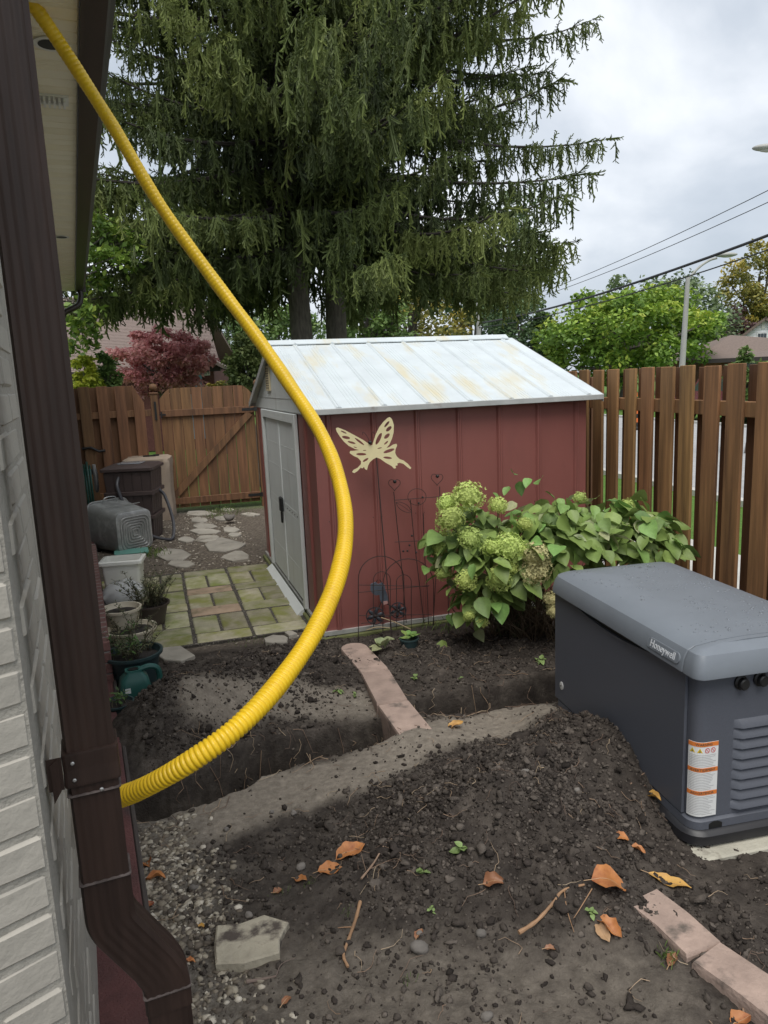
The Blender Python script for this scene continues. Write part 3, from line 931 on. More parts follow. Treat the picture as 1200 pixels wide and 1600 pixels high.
ob('padlock', join(bbox(-.045, -.028, 1.375, 1.405, .60, .70, .004)), m_black, lk)
ob('threshold', (np.array([(-.10, .60, .0), (-.10, 2.2, .0), (-.038, 2.2, .05), (-.038, .60, .05), (-.10, .60, -.02), (-.10, 2.2, -.02), (-.038, 2.2, -.02), (-.038, .60, -.02)]),
                 [(0, 3, 2, 1), (4, 5, 6, 7), (0, 1, 5, 4), (1, 2, 6, 5), (2, 3, 7, 6), (3, 0, 4, 7)]), m_pale, shed)
# roof: ribbed sheets on both slopes, ridge cap, eaves trim
y_e, z_e = -.085, EV + .015
for side in (0, 1):
    xs = [-.06, .16, .48, .80, 1.12, 1.44, 1.76, 2.08, SW + .09]
    for k in range(len(xs) - 1):
        a, b = xs[k] + .001, xs[k + 1] - .001
        top = []
        for t, hh in ((0, .014), (.012, .014), (.022, .004)) if k else ((0, .004),):
            top.append((a + t, hh))
        wd = b - a
        if wd > .2:
            for j in (.30, .38, .46, .54):
                c_ = a + wd * j
                top += [(c_ - .006, .004), (c_, .0075), (c_ + .006, .004)]
        top += ([(b - .022, .004), (b - .012, .014), (b, .014)] if k < len(xs) - 2 else [(b, .004)])
        poly = top + [(b, -.004), (a, -.004)]
        secs = []
        for (yy, z_) in ((y_e, z_e), (SD / 2, RG)):
            if side: yy = SD - yy
            secs.append([(x, yy, z_ + h_) for x, h_ in poly])
        v, f = loft(secs)
        ob('roof_panel', (v, [t_[::-1] for t_ in f] if not side else f), m_roof, shed)
        if k < len(xs) - 2 and not side:
            ob('rib_cap', rock(ICO1, k, (.016, .03, .016), .05), m_roof, shed, True, loc=(xs[k + 1], SD / 2 - .05, RG - .004))
ob('ridge_cap', prism_yz([(SD / 2 - .06, RG - .008), (SD / 2, RG + .028), (SD / 2 + .06, RG - .008), (SD / 2 + .06, RG + .0), (SD / 2, RG + .036), (SD / 2 - .06, RG + .0)], -.065, SW + .03), m_roof, shed)
for yy, s in ((y_e, -1), (SD - y_e, 1)):
    ob('eaves_trim', bbox(-.062, SW + .092, min(yy, yy + s * .012), max(yy, yy + s * .012), z_e - .035, z_e + .004, .003), m_trim, shed)
for xx in (-.066, SW + .092):
    for s in (0, 1):
        y0, y1 = (y_e, SD / 2) if not s else (SD / 2, SD - y_e)
        z0, z1 = (z_e, RG) if not s else (RG, z_e)
        ob('verge_trim', prism_yz([(y0, z0 - .05), (y1, z1 - .05), (y1, z1 + .004), (y0, z0 + .004)], xx - .004, xx + .004), m_trim, shed)

# ================================================================ fences
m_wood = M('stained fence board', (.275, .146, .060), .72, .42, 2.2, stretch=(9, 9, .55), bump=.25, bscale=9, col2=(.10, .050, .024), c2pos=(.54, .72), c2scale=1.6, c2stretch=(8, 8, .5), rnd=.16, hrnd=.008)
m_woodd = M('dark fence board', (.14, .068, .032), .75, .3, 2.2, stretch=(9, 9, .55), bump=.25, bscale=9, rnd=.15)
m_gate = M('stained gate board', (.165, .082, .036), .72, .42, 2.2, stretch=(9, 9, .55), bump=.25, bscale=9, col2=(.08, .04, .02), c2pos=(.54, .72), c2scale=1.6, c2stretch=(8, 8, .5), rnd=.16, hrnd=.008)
FEP = np.array([2.16, 4.39, 0.])
fence = thing('shadowbox_fence', 'brown stained board fence standing behind the generator', 'fence', FEP, FE_A)
def board_mesh(w_, h, th, seed, mat):
    g = np.random.default_rng(seed)
    v, f = bbox(0, th, -w_ / 2, w_ / 2, .03, h, .003)
    return me('picket', v, f, mat)
fr = [board_mesh(.143, 1.80, .022, k, m_wood) for k in range(3)]
bk = [board_mesh(.150, 1.795, .022, k + 9, m_woodd) for k in range(2)]
for k in range(-12, 27):
    y = k * .235
    o = ob('picket', random.choice(fr), parent=fence, loc=(-.066 + jit(.002), y + jit(.006), jit(.006)), rz=(jit(.002), jit(.004), jit(.02)))
    if k < 26:
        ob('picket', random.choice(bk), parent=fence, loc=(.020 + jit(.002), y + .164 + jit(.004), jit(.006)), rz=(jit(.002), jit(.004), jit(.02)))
for z in (.28, 1.49):
    for y0 in (-2.9, -.5, 1.9, 4.3):
        ob('rail', bbox(-.043, .018, y0 + .002, y0 + 2.398, z, z + .09, .003), m_wood, fence)
for y0 in (-2.9, -.5 + .12, 1.9 + .1, 4.3 + .1):
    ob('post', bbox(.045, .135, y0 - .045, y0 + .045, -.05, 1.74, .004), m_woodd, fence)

GP = P(258, 802)
lf = thing('board_fence', 'brown stained board fence beside the gate behind the bins', 'fence', GP, SH_A)
for k in range(13):
    x = -.215 - k * .235
    top = 1.86 if k else 1.74
    v, f = bbox(-.072, .072, -.066, -.044, .04, top, .003)
    if k == 0:
        v[:, 2] = np.where(v[:, 2] > 1.6, v[:, 2] + .13 - 1.9 * np.clip(v[:, 0] + .06, 0, .13), v[:, 2])
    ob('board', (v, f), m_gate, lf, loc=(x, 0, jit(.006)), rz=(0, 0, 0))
    if k != 0:
        ob('board', bbox(-.072, .072, .02, .042, .04, 1.85, .003), m_woodd, lf, loc=(x + .1175, 0, jit(.006)))
for z in (.28, 1.42):
    ob('rail', bbox(-3.1, -.055, -.042, .018, z, z + .09, .003), m_gate, lf)
def ball_post(x):
    p_ = ob('post', bbox(x - .05, x + .05, -.05, .05, -.05, 1.72, .004), m_gate, lf)
    ob('cap', bbox(x - .06, x + .06, -.06, .06, 1.722, 1.75, .006), m_gate, p_)
    ob('finial', (lambda g_: (g_[0] * .055 + np.array([x, 0, 1.82]), g_[1]))(ICO3), m_gate, p_, True)
ball_post(.0)
gate = thing('gate', 'brown plank gate with diagonal brace between two ball topped posts', 'gate', GP, SH_A)
GW = 1.42
nb = 9
bw = (GW - .08) / nb
for k in range(nb):
    x0 = .07 + k * bw
    def top(x):
        t = abs((x - .07) / (GW - .08) * 2 - 1)
        return 1.80 - .15 * max(0, (t - .74) / .26) ** 1.5
    poly = [(x0 + .002, .06), (x0 + bw - .006 - (.004 if k in (2, 3, 5, 6) else 0), .06), (x0 + bw - .004, top(x0 + bw)), (x0 + bw * .5, top(x0 + bw * .5)), (x0 + .002, top(x0))]
    ob('plank', prism_xz(poly, .01 + jit(.002), .032), m_gate, gate)
for z in (.115, 1.395):
    ob('rail', bbox(.075, GW - .015, -.032, .008, z, z + .095, .003), m_gate, gate)
a, b = np.array([.13, .215]), np.array([GW - .09, 1.39])
d_ = (b - a) / np.linalg.norm(b - a); n_ = np.array([-d_[1], d_[0]]) * .047
ob('brace', prism_xz([tuple(a - n_), tuple(b - n_), tuple(b + n_), tuple(a + n_)], -.030, .008), m_gate, gate)
for z in (.145, 1.425):
    ob('hinge', join(box(GW - .20, GW - .02, -.037, -.033, z, z + .04), box(GW - .03, GW + .06, -.056, -.052, z - .01, z + .05)), m_black, gate)
ob('latch', join(box(.02, .14, -.045, -.033, 1.42, 1.44), box(-.01, .02, -.062, -.052, 1.36, 1.62), box(.07, .09, -.06, -.033, 1.38, 1.47)), m_black, gate)
ball_post(GW + .05)
for k in range(4):
    x = GW + .05 + .18 + k * .2
    ob('board', bbox(-.072, .072, -.02, .002, .04, 1.82, .003), m_gate, lf, loc=(x, 0, 0))
ob('rail', bbox(GW + .11, GW + 1.2, .004, .04, 1.3, 1.39, .003), m_gate, lf)
ob('handle_bar', tube([(-1.02, -.08, 1.02), (-.9, -.09, 1.03), (-.8, -.09, .97), (-.72, -.08, .98)], .018, 8), m_black, lf)

# ================================================================ generator on its pad
m_gen = M('dark grey powder coat', (.085, .092, .112), .5, .10, 300, bump=.10, bscale=350)
m_lid = M('grey lid', (.165, .185, .21), .40, .06, 6, bump=.04, bscale=300)
m_gbase = M('black plastic base', (.018, .018, .021), .42, .15, 8)
GN = np.array([1.098, 2.486, 0.])
m_pad = M('concrete pad', (.42, .40, .33), .9, .15, 8, bump=.4, bscale=60, col2=(.12, .10, .08), c2pos=(.6, .72), c2scale=6)
tag(ob('concrete_pad', bbox(-.055, .72, -.075, 1.24, -.08, .02, .006), m_pad, loc=GN, rz=FE_A), 'pale concrete slab under the grey generator', 'slab')
gen = thing('generator', 'dark grey standby generator with grey lid on concrete pad', 'generator', GN + np.array([0, 0, .02]), FE_A)
gen.scale = (1, 1, 1.11)
GWd, GL = .64, 1.17
def gsec(ins, z, r=.05): return rrect(ins, GWd - ins, ins, GL - ins, max(r - ins, .012), z, 7)
ob('base', loft([gsec(.03, 0), gsec(.004, .004), gsec(-.022, .012, .06), gsec(-.022, .044, .06), gsec(-.012, .053, .055), gsec(.0, .060)]), m_gbase, gen, True)
ob('base_cover', loft([gsec(-.002, .0605), gsec(-.001, .088), gsec(.012, .096)]), m_gen, gen, True)
ob('body', loft([gsec(.010, .0965), gsec(.010, .63)]), m_gen, gen, True)
# door on the long side with its scooped upper edge
dp = [(.012, .155)] + [(1.10 * 0 + .012 + 0, .575)]
ny_ = 24
yy = np.linspace(.062, GL - .012, ny_)
tt = (yy - .062) / (GL - .074)
zt = .628 - .05 * np.clip(np.sin(np.clip((tt - .06) / .88, 0, 1) * np.pi), 0, 1) ** .8
poly = [(.062, .098), (GL - .012, .098)] + [(y, z) for y, z in zip(yy[::-1], zt[::-1])]
ob('door_panel', prism_yz(poly, -.004, .008), m_gen, gen)
ob('scoop_shadow', prism_yz([(.09, .57), (GL - .05, .57), (GL - .05, .632), (.09, .632)], .0085, .0095), m_black, gen)  # black sheet put in as the arc shadow between lid and scooped door
# lid
def lsec(ins, z, r=.075, fx=0): return [(x, y, zz_) for x, y, zz_ in rrect(-.028 + ins, GWd + .028 - ins, .205, GL + .028 - ins, max(r - ins, .012), z, 7)]
def dome(secs):
    return [[(x, y, z + (.016 * (1 - ((x - GWd / 2) / .36) ** 2) if k >= 4 else 0)) for x, y, z in s] for k, s in enumerate(secs)]
def lid_piece(y0, y1, r0, r1):
    def sec(ins, z):
        p = []
        x0, x1, a, b_ = -.030 + ins, GWd + .030 - ins, y0 + (min(ins, .7 * (y1 - y0)) if r0 > .02 else 0), y1 - (ins if r1 > .02 else 0)
        for cx, cy, a0, r in ((x1, b_, 0, r1), (x0, b_, 90, r1), (x0, a, 180, r0), (x1, a, 270, r0)):
            sx, sy = (-1 if cx == x1 else 1), (-1 if cy == b_ else 1)
            rr = max(min(r - ins * .5, .45 * (b_ - a)), .006)
            for k in range(7):
                t = R(a0 + 15 * k)
                p.append((cx + sx * rr + rr * math.cos(t), cy + sy * rr + rr * math.sin(t), z))
        return p
    s = [sec(.022, .612), sec(.0, .616), sec(.0, .628), sec(.009, .668), sec(.022, .690), sec(.046, .701), sec(.14, .712), sec(.24, .716)]
    return loft(s)
ob('lid', lid_piece(.048, GL + .03, .006, .085), m_lid, gen, 22)
ob('lid_end', lid_piece(-.045, .045, .085, .006), m_lid, gen, 22)
# badge with raised lettering on the lid's sloping side
def on_lid_side(v, y, z, tilt=16):
    q_ = np.stack([np.zeros(len(v)), -v[:, 0], v[:, 1]], 1)
    q_ = q_ + np.outer(v[:, 2], [-1, 0, 0])
    q_ = euler(q_, ry=R(tilt))
    return q_ + np.array([-.0285 + (z - .64) * .3, y, z])
bp = [(x, y) for x, y, _ in rrect(-.105, .105, -.0185, .0185, .018, 0, 6)]
v, f = prism(bp, .0, .004)
bad = ob('badge', (on_lid_side(v, 0.172, .652), f), M('badge grey', (.20, .22, .245), .35, .05), gen)
v, f = prism([(x * .965, y * .84) for x, y in bp], .0042, .0048)
ob('badge_face', (on_lid_side(v, 0.172, .652), f), m_lid, bad)
v, f = text_mesh('Honeywell', .037, .0008)
v[:, 0] *= 1.02
ob('lettering', (on_lid_side(v + np.array([0, 0, .0056]), 0.172, .652), f), M('badge letters', (.62, .64, .66), .35, .03), bad)
# near end: louvres, cable glands, base vent
for k in range(9):
    z0 = .112 + k * .0368
    n2 = 15
    xs_ = np.linspace(.165, .57, n2)
    bul = np.clip(np.minimum((xs_ - .165) / .025, (.57 - xs_) / .025), 0, 1)
    secs = []
    for x, h_ in zip(xs_, bul):
        secs.append([(x, .0105, z0), (x, .0105 - .019 * h_, z0 + .004), (x, .0105 - .016 * h_, z0 + .014), (x, .0105 - .004 * h_, z0 + .030), (x, .0105, z0 + .032)])
    v, f = loft(secs, closed=True)
    ob('louvre', (v, [t_[::-1] for t_ in f]), m_gen, gen, True)
def gland(x, z, inner=None):
    g_ = lathe([(.026, 0), (.026, .008), (.020, .012), (.020, .028), (.016, .032)], 14)
    o = ob('cable_gland', (euler(g_[0], rx=R(90), t=(x, .010, z)), g_[1]), m_black, gen, True)
    return o
gland(.185, .57); gland(.265, .573)
ob('base_vent', prism_xz([(.07, .062), (.125, .062), (.125, .078), (.108, .086), (.085, .086), (.07, .078)], -.0035, -.0015), m_black, gen)
rd = lathe([(.019, 0), (.019, .003), (.012, .004)], 20)
tg = ob('round_seal', (euler(rd[0], ry=R(-90), t=(-.0042, GL - .09, .178)), rd[1]), M('pale sticker', (.62, .62, .60), .5, .05), gen)
rd2 = lathe([(.004, 0), (.004, .003)], 10)
ob('keyhole', (euler(rd2[0], ry=R(-90), t=(-.0078, GL - .09, .178)), rd2[1]), m_black, tg)
# warning label wrapped round the near corner
cpts = []
for s in np.linspace(0, 1, 60):
    cpts.append(s)
def corner_pt(s, off):                 # s in metres along the outline, 0 = start of the corner on the long side
    r = .040; xi, yi = .010, .010
    arc = r * math.pi / 2
    if s < 0: return (xi - off, yi + r - s, (-1, 0))
    if s < arc:
        a = math.pi + s / r
        return (xi + r + (r + off) * math.cos(a), yi + r + (r + off) * math.sin(a), None)
    return (xi + r + (s - arc), yi - off, (0, -1))
def wrap(v, s0, off):                  # v: x along label, y up, z out
    o_ = np.zeros((len(v), 3))
    for i_, (a_, b_, c_) in enumerate(v):
        p_ = corner_pt(s0 + a_, off + c_)
        o_[i_] = (p_[0], p_[1], b_)
    return o_
LS, LW, LZ0, LZ1 = .004, .112, .105, .375
def strip_label(x0, x1, z0, z1, off, mat, name, parent, nseg=14):
    xs_ = np.linspace(x0, x1, nseg)
    v = np.array([(x, z, c) for x in xs_ for z in (z0, z1) for c in (0, .0006)])
    f = []
    for k in range(nseg - 1):
        a = k * 4; b_ = a + 4
        f += [(a + 1, b_ + 1, b_ + 3, a + 3), (a, a + 2, b_ + 2, b_), (a + 2, a + 3, b_ + 3, b_ + 2), (a, b_, b_ + 1, a + 1)]
    f += [(0, 1, 3, 2), (len(v) - 4, len(v) - 2, len(v) - 1, len(v) - 3)]
    return ob(name, (wrap(v, LS, off), f), mat, parent)
m_lab = M('label paper', (.70, .71, .70), .5, .03)
m_or = M('label orange', (.68, .20, .04), .5, .04)
m_yel = M('label yellow', (.72, .50, .03), .5, .04)
m_redp = M('label red', (.60, .06, .06), .5, .04)
m_txt = M('label text', (.06, .06, .06), .6, .03)
lab = strip_label(0, LW, LZ0, LZ1, .0035, m_lab, 'warning_label', gen)
for zc, s in ((LZ1 - .0085, 'WARNING'), (LZ1 - .100, 'AVERTISSEMENT'), (LZ1 - .184, 'ADVERTENCIA')):
    strip_label(.0006, LW - .0006, zc - .0075, zc + .0075, .0043, m_or, 'orange_band', lab)
    v, f = text_mesh(s, .0125, .0002)
    ob('lettering', (wrap(v + np.array([LW / 2, zc, .0012]), LS, .0045), f), m_txt, lab)
g3 = np.random.default_rng(3)
for z0, z1 in ((LZ1 - .088, LZ1 - .046), (LZ1 - .172, LZ1 - .112), (LZ0 + .008, LZ1 - .197)):
    zc = z1
    while zc > z0:
        strip_label(.006, LW - .006 - g3.uniform(0, .03), zc - .0012, zc, .0043, M('label print', (.33, .33, .33), .6, .03), 'print_line', lab, 10)
        zc -= .0058
for k in range(2):
    xc = .016 + k * .024
    v, f = prism([(xc - .009, LZ1 - .038), (xc + .009, LZ1 - .038), (xc, LZ1 - .021)], 0, .0006)
    ob('warning_sign', (wrap(v, LS, .0044), f), m_yel, lab)
    v, f = prism([(xc - .0018, LZ1 - .036), (xc + .0018, LZ1 - .036), (xc, LZ1 - .026)], 0, .0004)
    ob('warning_mark', (wrap(v, LS, .0052), f), m_txt, lab)
for k in range(2):
    xc = .066 + k * .024
    n2 = 18
    a_ = np.linspace(0, 2 * np.pi, n2, endpoint=False)
    v = np.concatenate([np.stack([xc + r_q * np.cos(a_), LZ1 - .030 + r_q * np.sin(a_), np.zeros(n2)], 1) for r_q in (.0095, .0072)])
    f = [(i_, (i_ + 1) % n2, n2 + (i_ + 1) % n2, n2 + i_) for i_ in range(n2)]
    ob('prohibition_ring', (wrap(v, LS, .0052), f), m_redp, lab)
    v, f = prism([(xc - .007, LZ1 - .024), (xc - .0055, LZ1 - .023), (xc + .007, LZ1 - .036), (xc + .0055, LZ1 - .037)][::-1], 0, .0004)
    ob('prohibition_bar', (wrap(v, LS, .0052), f), m_redp, lab)
# rain drops standing on the lid
m_drop = M('water drop', (.19, .21, .235), .05, .02, spec=.8)
dv, df = ICO1
DV, DF, o_ = [], [], 0
g4 = np.random.default_rng(8)
for k in range(520):
    x, y = g4.uniform(.05, GWd - .05), g4.uniform(-.0, GL - .04)
    if fbm(np.array([x * 7]), np.array([y * 7]), 4)[0] < -.03: continue
    s = g4.uniform(.0018, .0055)
    e_ = max(0, abs(x - GWd / 2) - .08) / .24
    dx_ = min(x + .03, GWd + .03 - x)
    zl = np.interp(dx_, [.022, .046, .14, .24], [.690, .701, .712, .716])
    if y > GL - .12: zl = min(zl, np.interp(min(GL + .03 - y, y + .045), [.022, .046, .14, .24], [.690, .701, .712, .716]))
    v = dv * np.array([s * g4.uniform(.8, 2.2), s * g4.uniform(.8, 2.0), s * .28]) + np.array([x, y, zl + s * .02])
    DV.append(v); DF += [tuple(i_ + o_ for i_ in t_) for t_ in df]; o_ += len(v)
dr = ob('rain_drops', (np.concatenate(DV), DF), m_drop, gen, 'all')
dr['kind'] = 'stuff'

# ================================================================ things standing by the house wall
m_brb = M('brown plastic', (.062, .043, .040), .55, .12, 5, bump=.1, bscale=30)
c = P(206, 846)
rb = thing('rain_barrel', 'dark brown square rain barrel with grey overflow hose by the fence', 'barrel', c + np.array([0, .30, -.02]), SH_A - R(14))
def sq(h, z, r=.03): return rrect(-h, h, -h, h, r, z, 4)
def slats(z0, z1, h0, h1):
    for s in range(4):
        for k in range(5):
            a0, a1 = -1 + .4 * k + .02, -1 + .4 * (k + 1) - .02
            v = np.array([(h0 * a0, -h0 - .006, z0), (h0 * a1, -h0 - .006, z0), (h1 * a1, -h1 - .006, z1), (h1 * a0, -h1 - .006, z1),
                          (h0 * a0, -h0 + .004, z0), (h0 * a1, -h0 + .004, z0), (h1 * a1, -h1 + .004, z1), (h1 * a0, -h1 + .004, z1)])
            v = rotz(v, s * math.pi / 2)
            ob('slat', (v, [(0, 1, 2, 3), (7, 6, 5, 4), (0, 4, 5, 1), (1, 5, 6, 2), (2, 6, 7, 3), (3, 7, 4, 0)]), m_brb, body)
body = ob('body', loft([sq(.225, 0), sq(.25, .45), sq(.275, .86)]), m_brb, rb)
slats(.02, .27, .229, .243); slats(.33, .57, .246, .258); slats(.62, .85, .262, .274)
for z in (.30, .595):
    ob('band', loft([sq(.262 + z * .04, z - .025), sq(.272 + z * .04, z - .02), sq(.272 + z * .04, z + .02), sq(.262 + z * .04, z + .025)]), m_brb, rb)
ob('lid', loft([sq(.30, .865), sq(.31, .87), sq(.31, .90), sq(.26, .925), sq(.18, .935)]), m_brb, rb)
ob('screen', bbox(-.15, .13, -.12, .12, .936, .946, .004), M('wet dark screen', (.25, .27, .29), .2, .2), rb)
ob('cap', (lambda g_: (euler(g_[0], rx=R(90), t=(.05, -.262, .42)), g_[1]))(lathe([(.06, 0), (.06, .012), (.05, .016)], 20)), m_brb, rb)
m_grh = M('grey rubber hose', (.055, .055, .062), .45, .1)
ob('overflow_hose', tube(catmull([(-.10, -.27, .80), (-.10, -.36, .70), (-.04, -.38, .5), (.06, -.40, .30), (.2, -.38, .12), (.38, -.33, .035), (.46, -.24, .03), (.45, -.1, .22), (.36, .0, .5), (.29, 0, .6)], 8), .019, 8), m_grh, rb, True)
c = P(212, 826)
tan_ = thing('covered_unit', 'square unit under a tan fabric cover between barrel and fence', 'cover', c + np.array([-.02, .85, -.02]), SH_A - R(6))
m_tan = M('tan canvas', (.32, .255, .195), .9, .12, 5, bump=.5, bscale=14)
g5 = np.random.default_rng(12)
secs = []
for z, s in ((.0, .30), (.18, .315), (.42, .30), (.66, .31), (.80, .315), (.86, .305), (.885, .27), (.89, .1)):
    p_ = np.array(rrect(-s, s, -s * .9, s * .9, .08, z, 6))
    p_[:, :2] *= (1 + .03 * g5.normal(size=(len(p_), 1)))
    secs.append(p_)
ob('canvas', loft(secs), m_tan, tan_, True)
ob('buckle', join(box(-.05, .12, -.1, -.07, .892, .91), box(.08, .16, -.05, .0, .892, .912)), m_black, tan_)
ob('strap', box(-.26, .10, -.04, -.02, .891, .899), m_tan, tan_)
c = P(176, 861)
m_galv = M('galvanised zinc', (.36, .37, .36), .42, .16, 7, metal=.55, bump=.15, bscale=14, col2=(.50, .51, .50), c2pos=(.5, .65), c2scale=9)
tub = thing('galvanised_tub', 'galvanised metal wash tub lying on its side with its round ringed bottom out', 'tub', c + np.array([.08, .16, .0]), R(-38))
def tubsec(x, h): return [(x, a_, b_) for a_, b_, _ in rrect(-h, h, 0, 2 * h, h * .32, 0, 5)]
ob('tub_body', loft([tubsec(.26, .205), tubsec(.245, .225), tubsec(-.05, .245), tubsec(-.25, .265)]), m_galv, tub, True)
for k, h_ in enumerate((.185, .155, .125, .095, .065, .035)):
    v, f = tube(np.array([(0.262, a_, b_ - (h_ - .205)) for a_, b_, _ in rrect(-h_, h_, 0, 2 * h_, h_ * .4, 0, 6)] + [(0.262, h_, .205 + .1 * 0)])[:-1], .0085, 6, False)
    nn_ = len(v) // 6
    f += [((nn_ - 1) * 6 + i_, (nn_ - 1) * 6 + (i_ + 1) % 6, (i_ + 1) % 6, i_) for i_ in range(6)]
    ob('bottom_ring', (v, f), m_galv, tub, True)
ob('rim', (lambda g_: g_)(tube([(-.252, a_, b_) for a_, b_, _ in rrect(-.27, .27, -.01, .54, .09, 0, 5)], .012, 6)), m_galv, tub, True)
ob('seam', join(box(.02, .03, -.243, .243, .492, .50)), m_galv, tub)
ob('handle', tube(catmull([(-.2, -.1, .52), (-.19, -.06, .58), (-.19, .06, .58), (-.2, .1, .52)], 5), .007, 6), m_galv, tub, True)
# hose reel on the wall
hr = thing('garden_hose', 'coil of dark green garden hose hanging on the house wall', 'hose', HS(.05, 8.3, .62), HO_A)
m_grn = M('green hose', (.016, .06, .045), .4, .1)
for k in range(7):
    a_ = np.linspace(0, 6.28, 30)
    ob('coil', tube(np.stack([np.full(30, .06 + .028 * (k % 4)), .19 * np.cos(a_) + jit(.03), .30 * np.sin(a_) + jit(.05)], 1), .013, 6), m_grn, hr, True)
ob('bracket', join(bbox(.0, .2, -.05, .05, .2, .26, .01)), m_black, hr)
ob('nozzle', tube([(.19, -.06, .32), (.2, -.04, .2), (.2, .0, .02), (.2, .02, -.02)], [.02, .03, .028, .015], 10), m_steel, hr, True)

# low brick planter wall
m_rbr = M('rose brick', (.16, .078, .068), .85, .2, 9, bump=.5, bscale=50, rnd=.15)
c = P(171, 1001, .34)
lx = (c[0] - HOC[0]) * math.cos(HO_A) + (c[1] - HOC[1]) * math.sin(HO_A); ly = -(c[0] - HOC[0]) * math.sin(HO_A) + (c[1] - HOC[1]) * math.cos(HO_A)
bw_ = thing('brick_planter', 'low rose brick planter wall along the house behind the downspout', 'planter', HS(lx, ly), HO_A)
brk = [me('brick', *bbox(-.047, .047, -.1, .1, 0, .06, .005), m_rbr), me('brick', *bbox(-.1, .1, -.047, .047, 0, .06, .005), m_rbr)]
ob('mortar', box(-.195, -.006, .008, 3.1, 0, .333), M('grey mortar', (.25, .23, .21), .9, .1, 20), bw_)
for cz in range(5):
    z = cz * .068
    if cz == 4:
        for k in range(29):
            ob('brick', brk[1], parent=bw_, loc=(-.1, .05 + k * .106, z + .002))
    else:
        for k in range(14):
            ob('brick', brk[0], parent=bw_, loc=(-.047, .1 + k * .212 - (.0 if cz % 2 else -.1), z))
        ob('brick', brk[1], parent=bw_, loc=(-.1, .047, z))
# pots, bin, bag, can
m_bin = M('white bin plastic', (.80, .80, .75), .45, .05, 5)
c = P(190, 934)
bn_ = thing('plastic_bin', 'white rectangular plastic bin standing on the pavers', 'bin', c + np.array([0, .12, 0]), SH_A - R(8))
def rs(a, b, z, r=.03): return rrect(-a, a, -b, b, r, z, 5)
ob('shell', loft([rs(.145, .11, 0), rs(.165, .13, .30), rs(.168, .133, .33), rs(.158, .123, .331), rs(.155, .12, .30), rs(.138, .10, .012)]), m_bin, bn_, True)
ob('rim', loft([rs(.167, .132, .298), rs(.185, .15, .30), rs(.185, .15, .326), rs(.170, .135, .333)], cap=False), m_bin, bn_, True)
c = P(208, 868)
tag(ob('teal_lid', loft([rs(.17, .12, .0), rs(.18, .13, .01), rs(.18, .13, .03), rs(.15, .1, .035)]), M('teal plastic', (.12, .30, .25), .45, .08), smooth=True, loc=c + np.array([-.05, .1, .0]), rz=R(20)), 'teal plastic lid lying on the ground behind the white bin', 'lid')
# clear bag
def bag():
    v, f = ICO3
    g = np.random.default_rng(4)
    v = v.copy()
    cre = np.sin(v[:, 0] * 9 + v[:, 2] * 6 + 2 * np.sin(v[:, 1] * 4)) * .05 + np.sin(v[:, 1] * 13 - v[:, 0] * 7) * .04 + g.normal(0, .012, len(v))
    v *= (1 + cre)[:, None] * np.array([.20, .16, .15])
    v[:, 2] = np.maximum(v[:, 2] + .09, 0)
    return v, f
mb = bpy.data.materials.new('clear plastic film')
mb.use_nodes = True
bb = mb.node_tree.nodes['Principled BSDF']
bb.inputs['Base Color'].default_value = (.72, .74, .75, 1); bb.inputs['Roughness'].default_value = .18; bb.inputs['Specular IOR Level'].default_value = .9; bb.inputs['Alpha'].default_value = .6
c = P(192, 955)
bag_t = thing('plastic_bag', 'crumpled clear plastic bag of grey material before the white bin', 'bag', c + np.array([0, .1, 0]), 0)
ob('film', bag(), mb, bag_t, True)
ob('contents', rock(ICO3, 31, (.17, .13, .10), .15), M('grey bag contents', (.10, .11, .105), .7, .3, 12), bag_t, True, loc=(0, 0, .05))
def pot(name, px, py, r, h, mat, label, dz=0, lean=0, soil=True, plants=None, dx=0):
    c = P(px, py)
    t = thing(name, label, 'pot', c + np.array([dx, r, dz]), random.uniform(0, 6))
    ob('vessel', lathe([(r * .70, 0), (r * .96, h * .92), (r * 1.06, h * .92), (r * 1.07, h), (r * .97, h), (r * .93, h * .86), (r * .85, h * .80)], 26), mat, t, True)
    if soil:
        ob('soil', lathe([(r * .84, h * .78), (r * .90, h * .84), (r * .5, h * .88), (r * .1, h * .89)], 18), M('potting soil', (.03, .025, .022), .95, .4, 30, bump=.6), t)
    return t
m_crm = M('cream plastic pot', (.60, .54, .42), .5, .06)
m_dkg = M('dark green pot', (.030, .055, .058), .45, .1)
p1 = pot('plant_pot', 196, 1030, .165, .17, m_crm, 'wide cream plastic pot bottom one of the nested cream pots')
p2 = pot('plant_pot', 189, 1018, .135, .22, m_crm, 'smaller cream plastic pot nested inside the wide cream pot', dz=.06, dx=-.02)
p3 = pot('plant_pot', 200, 1088, .165, .22, m_dkg, 'dark green pot of leafy stems behind the green watering can')
p4 = pot('plant_pot', 226, 985, .15, .17, M('dark brown pot', (.06, .045, .04), .5, .1), 'dark pot with dry bushy herb beside the clear bag')
p5 = pot('plant_pot', 178, 1140, .085, .12, m_dkg, 'small dark green pot with seedling nearest the downspout')
